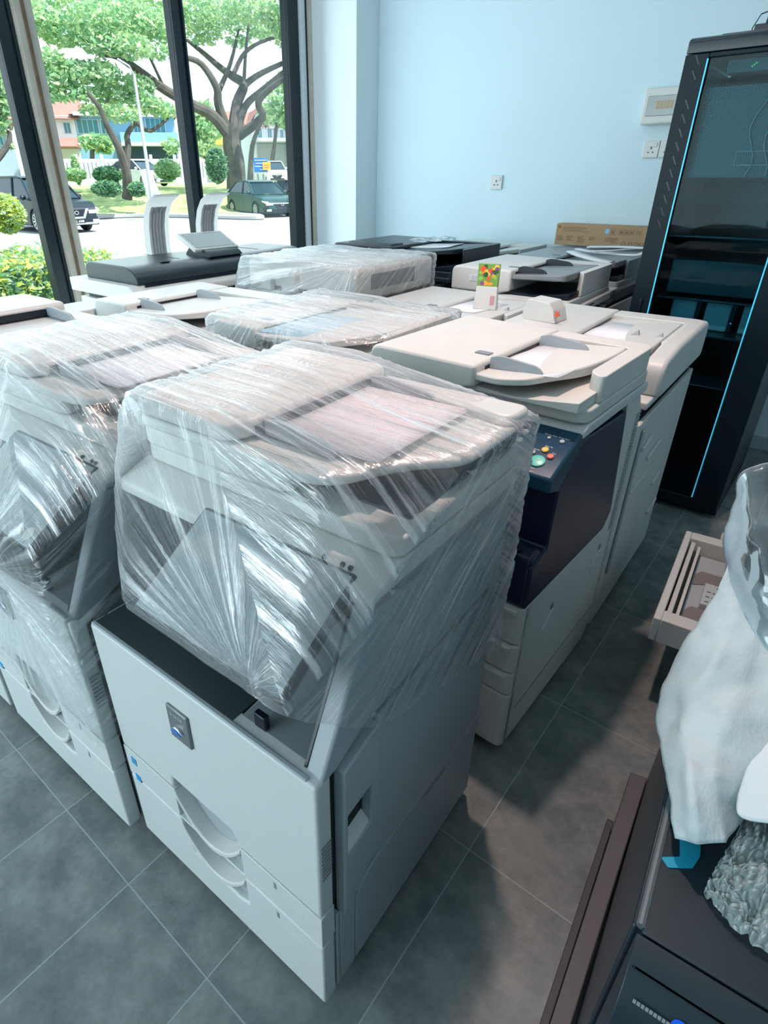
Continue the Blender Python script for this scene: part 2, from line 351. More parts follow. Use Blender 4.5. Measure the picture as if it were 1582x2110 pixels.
def paper(name, label, root, x0, x1, y0, y1, z, rz=0, curl=.01, m=PAPER, n=3, group=None):
    """loose sheets lying on a feeder, as a top-level thing in the machine's frame"""
    p = thing(name, label, 'paper', (0, 0, 0)); p.matrix_world = root.matrix_world @ Matrix.Translation(((x0+x1)/2, (y0+y1)/2, z)) @ Matrix.Rotation(radians(rz), 4, 'Z')
    p.location, p.rotation_euler = p.matrix_world.translation, p.matrix_world.to_euler()
    w, h = (x1-x0)/2, (y1-y0)/2
    for k in range(n):
        a = radians(random.uniform(-2.5, 2.5)); vs = []; fs = []
        N = 8
        for i in range(N+1):
            for j in range(2):
                x = -w + 2*w*i/N; y = -h if j == 0 else h
                X, Y = x*cos(a)-y*sin(a), x*sin(a)+y*cos(a)
                vs.append((X, Y, .0012*k + .001 + curl*(i/N)**2*(1-.1*k)))
        for i in range(N): fs.append((2*i, 2*i+2, 2*i+3, 2*i+1))
        o = MB().add(vs, fs).build('sheet', m, p, 0, fix=False, ang=60)
        s = o.modifiers.new('s', 'SOLIDIFY'); s.thickness = .0009
    return p

def casters(t, W, D):
    for x in (-.07, -W+.07):
        for y in (.07, D-.08):
            MB().lathe([(.0, -.012), (.022, -.012), (.024, 0), (.022, .012), (0, .012)], (x, y, .024), 'x', 14).build('caster', BLACK, t, .001)

def cabinet(t, W, D, z0, zc, m, lines, side_m=None, handle='slot', core=GAP, hand_m=None, front=True):
    """lower body: inset core, front plates divided at the given heights, side skins with seams"""
    side_m = side_m or m
    MB().box(-W+.012, -.012, .03, D-.01, z0, zc).build('cabinet_core', core, t, 0)
    zs = [z0] + list(lines) + [zc]
    for a, b in zip(zs[:-1], zs[1:]):
        nm = 'drawer' if b-a < .25 else 'front_door'
        d = MB().prism(rpoly(rect(-W, 0, 0, .05), [.012, .015, 0, 0]), 'z', a+.0015, b-.0015).build(nm, m, t, .003)
        if handle == 'slot' and nm == 'drawer':
            MB().box(-W/2-.09, -W/2+.09, -.001, .004, b-.035, b-.012).build('handle', MGREY, d, .001)
    for x0, x1 in ((-W, -W+.014), (-.014, 0)):
        MB().box(x0, x1, .053, D*.52, z0, zc).build('side_panel', side_m, t, .003)
        MB().box(x0, x1, D*.52+.003, D, z0, zc).build('side_panel', side_m, t, .003)
    box('back_panel', (-W+.014, -.014, D-.012, D, z0, zc), side_m, t, .002)
    casters(t, W, D)

# ---- big white copier with brushed front (three of them side by side)
ZD = .712
def sharp_copier(label, loc, rz, group=None):
    W, D = .60, .62; t = thing('photocopier', label, 'photocopier', loc, rz, group)
    MB().box(-W+.01, -.012, .035, D-.02, .03, ZD-.01).build('lower_core', GAP, t, 0)
    # left and back skins
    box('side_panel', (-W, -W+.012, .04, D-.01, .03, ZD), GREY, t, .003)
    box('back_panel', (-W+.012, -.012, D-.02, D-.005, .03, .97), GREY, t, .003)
    # front door with pocket notch, drawers
    x0, x1 = -.412, -.208
    MB().prism([(-W, .352), (x0, .352), (x0+.004, .392), (x1-.02, .387), (x1, .352), (0, .352), (0, ZD), (-W, ZD)], 'y', 0, .036).build('front_door', BRUSH, t, .006, 3)
    d1 = MB().prism([(-W, .253), (0, .253), (0, .348), (x1, .348), (x1, .257), (x0, .257), (x0, .348), (-W, .348)], 'y', 0, .036).build('drawer', BRUSH, t, .0016, 2)
    d2 = MB().prism([(-W, .03), (0, .03), (0, .248), (x1, .248), (x1+.002, .150), (x1-.03, .138), (x0+.03, .150), (x0, .248), (-W, .248)], 'y', 0, .036).build('drawer', BRUSH, t, .005, 3)
    # scooped pockets with smiling lips
    box('pocket', (x0-.002, x1+.002, .030, .046, .13, .395), GREY, t, 0)  # pocket and its panels coloured darker to imitate recess shade
    for (zt, par) in ((.345, d1), (.238, d2)):
        dp = .088; N = 14
        def arc(q): return zt - dp*(1-((2*q-1)**2)) * 1.0
        outer = [(x0+(x1-x0)*k/N, arc(k/N)) for k in range(N+1)]; inner = [(x0+(x1-x0)*k/N, arc(k/N)-.016) for k in range(N+1)][::-1]
        MB().prism(outer+inner, 'y', -.002, .032).build('handle', WHITE, par, .003, 3)
        lowp = [(x0+(x1-x0)*k/N, arc(k/N)-.020) for k in range(N+1)] + [(x1, arc(1)-.028), (x1, zt-.094), (x0, zt-.094)]
        MB().prism(lowp[:N+1]+[(x1, zt-.094), (x0, zt-.094)], 'y', .014, .030).build('pocket_panel', GREY, par, .001)
    for z in (.318, .215):
        box('paper_window', (-.118, -.112, -.0008, .002, z, z+.018), MGREY, t, 0)
        box('paper_label', (-.10, -.045, -.0006, .002, z-.012, z-.006), WHITE, t, 0)
    for z in (.305, .245):
        box('blue_sticker', (-.575, -.557, -.0012, .001, z, z+.022), BLUE, t, 0)
    bd = box('badge', (-.363, -.302, -.006, .001, .565, .650), mat('badge_grey', (.20, .22, .23), .3, metal=.3), t, .003)
    def lens(x0, x1, zc, h, up=1): return [(x0+(x1-x0)*k/12, zc+h*sin(pi*k/12)) for k in range(13)] + [(x0+(x1-x0)*k/12, zc-h*.8*sin(pi*k/12)) for k in range(11, 0, -1)]
    MB().prism(lens(-.352, -.316, .597, .0095), 'y', -.011, -.005).build('emblem', CHROME, bd, .002)
    MB().prism(lens(-.350, -.319, .5965, .0055), 'y', -.0135, -.010).build('emblem_swoosh', mat('deep_blue', (.02, .14, .55), .2), bd, .001)
    text('badge_lettering', 'SHARP', .012, mat('badge_print', (.5, .53, .55), .4), (-.3325, -.0066, .634), (radians(90), 0, 0), bd)
    # right hand side: narrow strip, pocket strip, doors
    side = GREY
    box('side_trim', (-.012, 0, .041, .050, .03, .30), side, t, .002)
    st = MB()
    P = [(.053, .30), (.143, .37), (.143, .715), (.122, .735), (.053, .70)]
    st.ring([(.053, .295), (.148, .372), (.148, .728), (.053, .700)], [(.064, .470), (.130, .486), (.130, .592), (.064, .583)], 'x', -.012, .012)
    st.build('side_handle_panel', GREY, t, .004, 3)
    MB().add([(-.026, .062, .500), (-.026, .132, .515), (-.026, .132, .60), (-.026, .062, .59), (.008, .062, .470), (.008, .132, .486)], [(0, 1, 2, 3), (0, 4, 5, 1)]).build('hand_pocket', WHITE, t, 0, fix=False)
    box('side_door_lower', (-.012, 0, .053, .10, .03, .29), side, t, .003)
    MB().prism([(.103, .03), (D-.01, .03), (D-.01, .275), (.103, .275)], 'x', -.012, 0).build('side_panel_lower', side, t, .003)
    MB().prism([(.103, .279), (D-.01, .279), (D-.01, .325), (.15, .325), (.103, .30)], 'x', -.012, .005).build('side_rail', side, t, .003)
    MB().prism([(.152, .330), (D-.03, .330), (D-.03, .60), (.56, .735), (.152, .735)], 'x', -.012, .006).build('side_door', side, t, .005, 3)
    box('side_handle', (0, .005, .33, .44, .29, .315), WHITE, t, .002)
    vg = MB()
    for k in range(9): vg.box(-.002, .001, .008, .032, .46+.011*k, .466+.011*k)
    vg.build('vent_grille', MGREY, t, 0)
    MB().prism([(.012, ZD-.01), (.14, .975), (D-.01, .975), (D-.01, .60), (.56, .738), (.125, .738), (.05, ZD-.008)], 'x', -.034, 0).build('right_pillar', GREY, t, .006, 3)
    MB().prism([(.020, ZD), (.142, .965), (.158, .965), (.036, ZD)], 'x', -.040, -.035).build('pillar_edge', DARK, t, 0)
    # output bay
    box('bay_rear', (-W+.02, -.036, .36, D-.03, ZD-.01, .94), MGREY, t, .004)
    box('output_shelf', (-W+.006, -.19, .010, .36, ZD-.012, ZD+.002), SHELF, t, .002)
    box('shelf_trim', (-W+.003, -.02, .002, .011, ZD-.014, ZD+.003), GREY, t, .002)
    MB().prism([(.012, ZD-.012), (.36, ZD-.012), (.36, ZD+.03), (.20, ZD+.012), (.012, ZD-.002)], 'x', -.188, -.042).build('output_tray', MGREY, t, .004)
    box('paper_stop', (-.155, -.130, .028, .04, ZD, ZD+.03), BLACK, t, .002)
    # scanner
    MB().prism(rpoly([(.135, .955), (.135, .978), (.20, 1.003), (D+.0, 1.003), (D, .94), (.30, .94)], [.004, .01, 0, .01, 0, 0]), 'x', -W-.015, 0).build('scanner_unit', WHITE, t, .006, 3)
    box('scanner_underside', (-W+.02, -.06, .16, .36, .935, .955), BLACK, t, .002)
    for k, x in enumerate((-.06, -.075, -.11)): box('status_light', (x-.003, x+.003, .160, .166, .988, .994), DARK, t, 0)
    # lid and feeder
    MB().prism(rpoly(rect(-W-.005, 0, .20, D), [.03, .03, .01, .01]), 'z', 1.005, 1.042).build('platen_lid', WHITE, t, .007, 3)
    ol = rpoly([(-W, .185), (-.13, .190), (-.080, .315), (.0, .395), (.004, .645), (-W, .645)], [.04, .07, .07, .035, .04, .04], 8)
    def lift(x, y, z):
        s = max(0, min(1, (x+.34)/.34)); s = s*s*(3-2*s)
        return (x, y, z - .008*s*(z > 1.1))
    MB().prism(ol, 'z', 1.083, 1.106, fn=lift).build('feeder_tray', WHITE, t, .007, 3)
    MB().prism(rpoly([(-W, .19), (-.20, .20), (-.26, .30), (-.26, .63), (-W, .63)], [.04, .08, .05, .02, .03]), 'z', 1.044, 1.083).build('feeder_underside', WHITE, t, .006, 3)
    MB().prism(rpoly([(-W, .185), (-.345, .187), (-.325, .23), (-.325, .60), (-.33, .645), (-W, .645)], [.035, .03, .02, .02, .02, .035]), 'z', 1.106, 1.140).build('feeder_body', WHITE, t, .012, 4)
    MB().prism(rpoly([(-.325, .59), (0, .56), (.004, .645), (-.325, .645)], [0, .03, .03, 0]), 'z', 1.09, 1.118).build('rear_cover', WHITE, t, .008, 3)
    box('feed_slot', (-.3245, -.318, .24, .59, 1.108, 1.128), BLACK, t, 0)
    box('output_bay', (-.258, -.02, .26, .62, 1.043, 1.047), DARK, t, .002)
    box('bay_back', (-.258, -.01, .58, .62, 1.047, 1.085), DARK, t, .002)
    for yy in (.262, .575):
        MB().prism(rpoly([(-.320, 1.107), (-.16, 1.10), (-.175, 1.128), (-.29, 1.138), (-.320, 1.134)], [0, .03, .03, .02, 0]), 'y', yy-.005, yy+.005).build('paper_guide', GREY, t, .002)
    for x in (-.06, -.02): box('tray_mark', (x-.018, x-.006, .46, .468, 1.094, 1.0955), MGREY, t, 0)
    # tilted touch panel reaching out of the bay
    pn = MB().box(-.17, .17, -.105, .105, -.011, .011).build('control_panel', DARK, t, .008, 3)
    pn.location = (-.21, .075, .925); pn.rotation_euler = (radians(33), 0, 0)
    MB().box(-.162, .162, -.098, .098, .0105, .0125).build('panel_bezel', mat('panel_grey', (.33, .38, .40), .2, coat=.3), pn, .002)
    MB().box(-.145, .105, -.078, .085, .012, .0135).build('touch_screen', SCREEN, pn, .001)
    MB().lathe([(0, 0), (.014, 0), (.014, .0006), (0, .0006)], (.135, -.075, .0128), 'z', 24).build('home_key', WHITE, pn, 0)
    MB().box(-.07, .07, .02, .12, -.05, -.012).build('panel_bracket', BLACK, pn, .004)
    casters(t, W, D)
    return t
HL = dict(A=(-.382, .388, 0), B=(-1.012, .343, 0), CC=(-1.655, .325, 0))
cA = sharp_copier('white copier with touch panel in the foreground, film-wrapped on top, nearest the aisle', HL['A'], 1.62)
bpy.context.view_layer.update()
cB = sharp_copier('white copier left of the foreground one, wrapped in film down to its drawers', HL['B'], 1.62)
cC = sharp_copier('unwrapped white copier at the left picture edge, only its lid corner showing', HL['CC'], 1.62)
bpy.context.view_layer.update()
PINK = mat('pinkish_paper', (.80, .745, .78), .6)
paper('paper_stack', 'pinkish white sheets under film on the foreground copier feeder', cA, -.315, -.09, .27, .56, 1.112, 0, .0, PINK)
paper('paper_stack', 'white sheets under film on the feeder of the left wrapped copier', cB, -.315, -.10, .27, .56, 1.112, 2, .0)

# ---- copier with the navy front behind the foreground one
def navy_copier():
    W, D = .60, .635
    t = thing('photocopier', 'cream copier with dark navy front and control buttons, beside the aisle', 'photocopier', (-.386, 1.159, 0), -1.5)
    m = CREAM
    MB().box(-W+.012, -.014, .03, D-.01, .04, .56).build('body_core', m, t, 0)
    MB().box(-W+.012, -.018, .075, D-.01, .56, .85).box(-W+.012, -.018, .23, D-.01, .85, .945).build('upper_core', NAVY, t, 0)
    # side skin with the cut-outs
    MB().prism([(.045, .04), (.60, .04), (D, .075), (D, .90), (D-.04, .955), (.49, .955), (.58, .585), (.535, .535), (.01, .552), (.01, .04)], 'x', -.016, 0).build('side_panel', m, t, .003)
    MB().prism([(.06, .155), (D-.01, .175), (D-.01, .179), (.06, .159)], 'x', -.001, .0012).build('seam', MGREY, t, 0)
    for y, z in ((.155, .395), (.50, .42)):
        MB().prism([(y, z-.045), (y+.055, z+.0), (y+.06, z+.03), (y+.045, z+.028), (y+.0, z-.01)], 'x', -.001, .004).build('side_grip', WHITE, t, .002)
        box('side_lock', (-.001, .003, y+.04, y+.055, z+.035, z+.055), MGREY, t, .002)
    rv = MB()
    for k in range(40): rv.box(-.001, .003, .60, .632, .50+.010*k, .505+.010*k)
    rv.build('ribbed_edge', GREY, t, 0)
    # front drawers and lower door
    zs = [(.04, .245, 'front_door'), (.249, .325, 'drawer'), (.329, .425, 'drawer'), (.429, .548, 'drawer')]
    for a, b, nm in zs:
        d = MB().prism(rpoly(rect(-W, 0, -.004, .04), [.012, .022, 0, 0]), 'z', a, b).build(nm, m, t, .006, 3)
        if nm == 'drawer': MB().prism(rpoly([(-.36, -.012), (-.02, -.012), (-.012, .0), (-.36, .0)], [.005, .008, 0, 0]), 'z', b-.022, b-.006).build('handle', WHITE, d, .003)
    # navy cover wrapping front and side
    MB().prism([(-.004, .555), (.53, .538), (.572, .588), (.487, .935), (.18, .95), (.075, .86), (.07, .70), (-.004, .68)], 'x', -W+.01, .002).build('navy_cover', NAVY, t, .004)
    MB().prism([(-.006, .556), (.055, .556), (.055, .70), (.03, .715), (-.006, .70)], 'x', -W, -.003).build('navy_door', NAVY, t, .008, 3)
    MB().lathe([(0, 0), (.02, 0), (.02, .003), (0, .004)], (-.055, .012, .7115), 'z', 20).build('door_knob', DARK, t, 0)
    MB().prism(rpoly(rect(-.15, -.06, .585, .602), .008), 'y', -.011, -.005).build('logo_plate', CHROME, t, .002)
    MB().prism(rpoly(rect(-.146, -.064, .588, .599), .006), 'y', -.013, -.010).build('logo_inset', DARK, t, .001)
    # sloping control panel
    def slope(x, y, z): return (x, y, z)
    cp = MB().prism([(.016, .872), (.016, .907), (.158, .969), (.22, .969), (.22, .87), (.08, .85)], 'x', -W, .001).build('control_panel', mat('panel_navy', (.008, .055, .105), .3), t, .006, 3)
    pl = MB().box(-.30, .30, -.06, .06, -.001, .001)
    def onp(x, v): # point on the sloping face
        return (x, .0+.16*v, .900+.070*v)
    tilt = atan2(.070, .16)
    def disc(nm, x, v, r, h, m, par=cp):
        px = onp(x, v); o = MB().lathe([(0, 0), (r, 0), (r, h*.7), (r*.8, h), (0, h)], (0, 0, 0), 'z', 24).build(nm, m, par, 0); o.location = (px[0], px[1], px[2]+.0005); o.rotation_euler = (tilt, 0, 0)
    disc('start_button', -.0517, .337, .0175, .004, GREEN_B); disc('stop_button', -.0316, .471, .008, .004, RED_B); disc('clear_button', -.0518, .56, .0082, .004, YEL_B)
    disc('round_key', -.0738, .469, .0065, .003, GREY); disc('round_key', -.0615, .787, .0042, .003, GREY); disc('round_key', -.0291, .781, .006, .003, GREY)
    disc('start_dot', -.0517, .36, .003, .0048, WHITE)
    for k in range(12): disc('round_key', -.12-.03*(k % 3), .25+.18*(k//3), .008, .003, GREY)
    for s, x, v in (('Start', -.0518, .203), ('Stop', -.0288, .545), ('Clear All', -.0491, .635), ('Interrupt', -.0714, .533), ('Machine Status', -.061, .845), ('Power Saver', -.0292, .845), ('Log In', -.0509, .145)):
        px = onp(x, v); text('key_lettering', s, .0052, PAPER, (px[0], px[1], px[2]+.0006), (tilt, 0, 0), cp)
    # scanner and lip
    MB().prism([(.165, .955), (.165, .974), (.19, .984), (D, .984), (D, .955)], 'x', -W, .003).build('scanner_unit', WHITE, t, .005, 3)
    xl, zr = adf(t, W, .12, .625, .986, 1.095, .33, CREAM, rb=.045, back=.075, lidf=.06)
    # lower output surface reaching forward
    MB().prism(rpoly([(-.27, .168), (-.015, .168), (-.003, .20), (-.003, .40), (-.27, .40)], [.01, .02, .02, 0, 0]), 'z', .987, 1.022).build('lid_front_block', CREAM, t, .01, 3)
    bpy.context.view_layer.update()
    gd = MB().box(-.262, -.215, .47, .485, 1.068, 1.072); gd.build('blue_guide_label', mat('pale_blue_label', (.30, .45, .55), .5), t, 0)
    casters(t, W, D); return t, xl, zr
cD, xlD, zrD = navy_copier()
paper('paper_stack', 'white printed sheets on the feeder tray of the navy-fronted copier', cD, -.268, -.075, .185, .47, zrD+.008, -4, .012)

# ---- plain office copiers further back
def plain(label, loc, rz, W, D, H, lines=(.25, .38, .5), m=WHITE, zs=None, pf=-.05):
    t = thing('photocopier', label, 'photocopier', loc, rz)
    zs = zs or H-.19
    cabinet(t, W, D, .045, zs, m, lines)
    box('output_cavity', (-W+.03, -.03, .05, D-.05, zs, H-.155), BLACK, t, .002)
    MB().prism([(.04, H-.155), (.04, H-.13), (D, H-.12), (D, H-.155)], 'x', -W, 0).build('scanner_unit', m, t, .006, 3)
    pn = box('control_panel', (-W*.75, -.04, pf, .05, H-.19, H-.165), DARK, t, .005)
    return t
# second row behind the navy-fronted one
cE = plain('white copier directly behind the navy-fronted one, rounded lid end toward the rack', (-.372, 1.845, 0), 1.2, .61, .76, 1.02, (.22, .32), WHITE, pf=.0)
adf(cE, .61, .10, .76, .905, 1.022, .30, WHITE, rb=.055, back=.10, pads=True, guides=False, curve=False)
MB().prism(rpoly([(.10, .88), (.10, 1.0), (.30, 1.018), (.76, 1.018), (.76, .88)], [.05, .05, .03, .05, .02], 6), 'x', -.05, .012).build('rounded_end_cap', WHITE, cE, .012, 3)
for y, z, l in ((.12, .70, .10), (.25, .62, .16), (.50, .42, .10), (.58, .25, .12)):
    MB().prism([(y, z), (y+l, z+.02), (y+l, z+.035), (y, z+.015)], 'x', 0, .010).build('side_grip', WHITE, cE, .003)
box('side_door_rib', (0, .008, .05, .07, .25, .80), GREY, cE, .003); box('side_door_rib', (0, .006, .10, .42, .55, .56), WHITE, cE, .002)
cJ = plain('white copier in the middle rows with a seed packet on its feeder', (-1.0, 1.95, 0), .8, .60, .66, 1.02, (.22, .32, .45), WHITE)
adf(cJ, .60, .12, .66, .905, 1.025, .31, WHITE, rb=.03, back=.06, pads=True, guides=False, curve=False, dark_out=True)
bpy.context.view_layer.update()
paper('paper_stack', 'thin white sheets on the feeder beside the white folded card block', cE, -.305, -.12, .30, .56, 1.0, -6, .006)
paper('paper_stack', 'white sheets fanned on the feeder next to the seed packet', cJ, -.30, -.12, .26, .5, 1.003, -8, .008, n=5)

cF = plain('film-wrapped white copier in the second row, blue-edged sheets on its feeder', (-1.03, 1.20, 0), 1.6, .62, .68, 1.075, (.24, .34, .46), WHITE)
adf(cF, .62, .10, .68, .96, 1.078, .20, WHITE, rb=.03, back=.06, guides=False)
bpy.context.view_layer.update()
paper('paper_stack', 'pale blue sheets under film on the second-row wrapped copier', cF, -.43, -.20, .13, .46, 1.056, 3, .002, mat('blue_paper', (.45, .68, .80), .6))

cG = plain('white copier with open feeder, behind the left wrapped one near the window', (-1.73, 1.13, 0), 1.6, .60, .66, 1.075, (.24, .34, .46), WHITE)
adf(cG, .60, .12, .66, .955, 1.078, .22, WHITE, rb=.02, back=.12, gm=GREY)
sb = MB().box(-.80, -.605, .06, .40, .60, 1.035).build('side_finisher', WHITE, cG, .005, 3)
MB().box(-.801, -.60, .059, .062, .70, .86).build('finisher_slot', GREY, sb, 0)

# wrapped boxy copier in the third row
cI = plain('film-wrapped boxy white copier in front of the dark one', (-1.64, 2.0, 0), 0, .68, .66, 1.15, (.24, .34, .46), WHITE, zs=.90)
q = MB().prism(rpoly([(-.68, .97), (-.68, 1.15), (0, 1.15), (0, .97)], [0, .03, .02, 0]), 'y', .06, .66).build('top_unit', WHITE, cI, .01, 3)
box('side_recess', (-.001, .003, .16, .50, 1.055, 1.12), MGREY, cI, .002); box('front_slot', (-.60, -.2, .056, .062, .985, 1.04), DARK, cI, .002)
box('front_block', (-.64, -.50, .03, .061, 1.02, 1.12), CREAM, cI, .006); box('front_block', (-.43, -.34, .03, .061, 1.02, 1.12), CREAM, cI, .006)
box('small_print', (-.001, .0035, .30, .35, 1.018, 1.023), GREYTXT, cI, 0)

# dark copier by the column
cK = plain('dark grey copier with black feeder beside the wall column', (-1.66, 2.82, 0), 0, .80, .64, 1.15, (.24, .34, .46), DARK, zs=.90)
adf(cK, .80, .04, .64, 1.015, 1.155, .42, DARK, tm=DARK, rb=.03, back=.07, gm=BLACK, dark_out=True, guides=False)
MB().prism(rpoly([(-.83, .98), (-.83, 1.13), (-.78, 1.14), (-.78, .98)], [.01, .03, 0, 0]), 'y', .05, .62).build('white_end_cap', WHITE, cK, .006, 3)
MB().prism(rpoly([(.04, 1.06), (.04, 1.13), (.09, 1.163), (.20, 1.163), (.2, 1.06)], [.02, .05, .04, 0, 0], 6), 'x', -.72, -.40).build('front_cover', DARK, cK, .01, 3)
bpy.context.view_layer.update()
paper('paper_stack', 'white sheets on the black feeder of the dark copier', cK, -.40, -.17, .25, .50, 1.132, 8, .012)
tp = MB()
for k in range(3): tp.blob((-.36+.04*k, .30+.09*k, 1.165), .045, k+5, 2, .7, (1.3, .8, .28))
o = tp.build('clear_film_scrap', FILM2, None, 0); o.location = (-1.66, 2.82, .004); tag(o, 'crumpled clear film scrap on top of the dark copier', 'plastic film')

cL = plain('white copier with dark feeder tray, back right before the rack', (-.955, 2.68, 0), 1, .60, .62, 1.11, (.24, .34, .46), WHITE, zs=.90)
adf(cL, .60, .04, .62, .965, 1.112, .31, WHITE, tm=MGREY, rb=.035, back=.10, gm=DARK, dark_out=True, curve=False, guides=True)
MB().box(-.50, -.40, .0385, .0405, 1.045, 1.075).build('notice_sticker', PAPER, cL, 0)
for k, (xa, xb) in enumerate(((-.49, -.42), (-.49, -.425), (-.49, -.46), (-.495, -.42))): box('small_print', (xa, xb, .0378, .0388, 1.068-.0072*k, 1.0705-.0072*k), GREYTXT, cL, 0)
MB().prism([(0, .93), (.62, .93), (.62, .97), (0, .96)], 'x', -.02, .012).build('scanner_edge', WHITE, cL, .004)
box('edge_slot', (.012, .0135, .30, .36, .946, .952), BLACK, cL, 0)

cN = plain('small grey-white copier corner between the dark copier and the wall', (-1.64, 3.48, 0), 0, .58, .62, 1.10, (.24, .34), GREY)
adf(cN, .58, .04, .62, .985, 1.102, .4, WHITE, rb=.02, back=.2, guides=False, gm=GREY)
cM = plain('light grey copier against the wall with loose white foam straps on top', (-.99, 3.40, 0), 0, .62, .72, 1.085, (.24, .34, .46), WHITE, zs=.86)
adf(cM, .62, .10, .70, .95, 1.088, .26, GREY, tm=GREY, rb=.03, back=.2, gm=DARK, dark_out=True, guides=False, curve=False)
box('output_shelf', (-.25, -.01, -.06, .12, .87, .90), DARK, cM, .01); box('output_bin', (-.26, .0, -.07, .10, .93, .95), GREY, cM, .006)
# white foam straps lying over it
sp = thing('packing_straps', 'loose white foam packing straps piled on the copier by the wall', 'packing foam', (-1.0, 3.46, 1.085))
def strap(pts, w_, th=.006):
    vs = []; fs = []; P = [Vector(p) for p in pts]
    # smooth path
    Q = []
    for i in range(len(P)-1):
        a = P[max(i-1, 0)]; b = P[i]; c = P[i+1]; d = P[min(i+2, len(P)-1)]
        for k in range(6):
            s = k/6; Q.append(.5*((2*b)+(-a+c)*s+(2*a-5*b+4*c-d)*s*s+(-a+3*b-3*c+d)*s**3))
    Q.append(P[-1])
    for i, p in enumerate(Q):
        tt = (Q[min(i+1, len(Q)-1)]-Q[max(i-1, 0)]); tt.z = 0; tt.normalize(); nrm = Vector((-tt.y, tt.x, .1))
        vs += [p-nrm*w_/2, p+nrm*w_/2]
    for i in range(len(Q)-1): fs.append((2*i, 2*i+1, 2*i+3, 2*i+2))
    o = MB().add(vs, fs).build('strap', mat('foam_white', (.72, .74, .76), .7), sp, 0, fix=False, ang=80)
    m = o.modifiers.new('s', 'SOLIDIFY'); m.thickness = th; m.offset = 0
strap([(-.35, .36, .02), (-.22, .24, .022), (-.08, .14, .03), (.06, .10, .035), (.10, .16, .05)], .035)
strap([(-.36, .30, .012), (-.25, .12, .016), (-.12, .0, .012), (-.02, -.03, .004)], .06)
strap([(.09, .28, .05), (.0, .16, .055), (-.10, .10, .045), (-.2, .16, .03)], .03)
strap([(-.3, .4, .03), (-.1, .36, .045), (.05, .30, .05), (.10, .24, .035)], .04)

# cardboard box by the wall
cbx = thing('cardboard_box', 'long flat brown cardboard box leaning on the blue wall atop copiers', 'cardboard box', (-1.60, 4.085, 1.095), .5)
CARD = mat('cardboard', (.42, .27, .15), .8, var=.06, vscale=15, bump=.1, bscale=60)
CARDD = mat('cardboard_print', (.20, .115, .055), .8)
box('carton', (0, .60, 0, .09, 0, .125), CARD, cbx, .002)
pr = MB(); pr.box(.012, .028, -.0008, .001, .10, .113)
random.seed(3)
for bx0, n in ((.012, 4), (.075, 4), (.145, 5), (.215, 3), (.315, 3), (.35, 4)):
    for k in range(n): pr.box(bx0, bx0+random.uniform(.03, .05), -.0006, .001, .052-.008*k, .055-.008*k)
for k in range(4): pr.box(.04, random.uniform(.16, .22), -.0006, .001, .103-.007*k, .105-.007*k)
pr.build('small_print', CARDD, cbx, 0)
ic = MB()
for x in (.345, .395, .425, .455): 
    ic.ring(rect(x, x+.024, .075, .103), rect(x+.002, x+.022, .077, .101), 'y', -.0008, .001); ic.box(x+.007, x+.017, -.0008, .001, .082, .095)
for x in (.43, .47, .505, .535):
    ic.ring([(x+.012*cos(a*pi/8), .026+.012*sin(a*pi/8)) for a in range(16)], [(x+.009*cos(a*pi/8), .026+.009*sin(a*pi/8)) for a in range(16)], 'y', -.0008, .001)
ic.build('handling_icons', CARDD, cbx, 0)
box('blue_icon', (.310, .335, -.0009, .001, .078, .104), mat('icon_blue', (.25, .5, .7), .6), cbx, 0)
text('ce_mark', 'CE', .026, CARDD, (.505, -.0009, .089), (radians(90), 0, 0), cbx)

# seed packet and folded card
spk = thing('seed_packet', 'standing packet with a colourful vegetable picture, on a white copier', 'seed packet', (-1.15, 2.30, 1.012), 14)
def packet(z0, z1, th0, th1, w0=.045, w1=.042, nm='packet', m=PAPER):
    return MB().add([(-w0, -th0, z0), (w0, -th0, z0), (w0, th0, z0), (-w0, th0, z0), (-w1, -th1, z1), (w1, -th1, z1), (w1, th1, z1), (-w1, th1, z1)],
        [(0, 3, 2, 1), (4, 5, 6, 7), (0, 1, 5, 4), (1, 2, 6, 5), (2, 3, 7, 6), (3, 0, 4, 7)]).build(nm, m, spk, .003)
packet(0, .09, .022, .012, .048, .042, 'lower_packet', WHITE); packet(.088, .175, .011, .003, .042, .045, 'picture_panel', mat('leaf_green', (.18, .36, .07), .6))
random.seed(5)
vg = [('tomato', (.85, .10, .03)), ('orange', (.95, .38, .03)), ('aubergine', (.25, .08, .30)), ('green', (.30, .55, .08)), ('yellow', (.9, .65, .1)), ('darkleaf', (.03, .10, .02))]
for k in range(26):
    x = random.uniform(-.034, .034); z = random.uniform(.098, .166); r = random.uniform(.006, .012); nm, cc = vg[k % 6]
    yy = -(.0118 - (z-.088)/.087*.008) - .0002*k/26
    o = MB().prism([(x+r*cos(a*pi/6), z+r*sin(a*pi/6)*random.uniform(.8, 1)) for a in range(12)], 'y', yy-.0006, yy).build('vegetable_print', mat('print_'+nm, cc, .6), spk, 0)
box('packet_label', (.02, .036, -.0215, -.018, .02, .055), mat('pinkish_label', (.6, .3, .32), .6), spk, 0)
fc = thing('folded_card', 'white folded paper block with a small red tag, on the rear white copier', 'paper block', (-.87, 2.22, 1.02), -4)
MB().prism(rpoly([(-.055, 0), (.075, 0), (.06, .045), (.04, .07), (-.045, .075), (-.06, .03)], .006), 'y', -.05, .05).build('card_block', WHITE, fc, .003)
MB().prism([(.078+.014*cos(a*pi/5+.3)*(1 if a % 2 else .45), .035+.014*sin(a*pi/5+.3)*(1 if a % 2 else .45)) for a in range(10)], 'y', -.056, -.050).build('red_tag', RED_B, fc, 0)

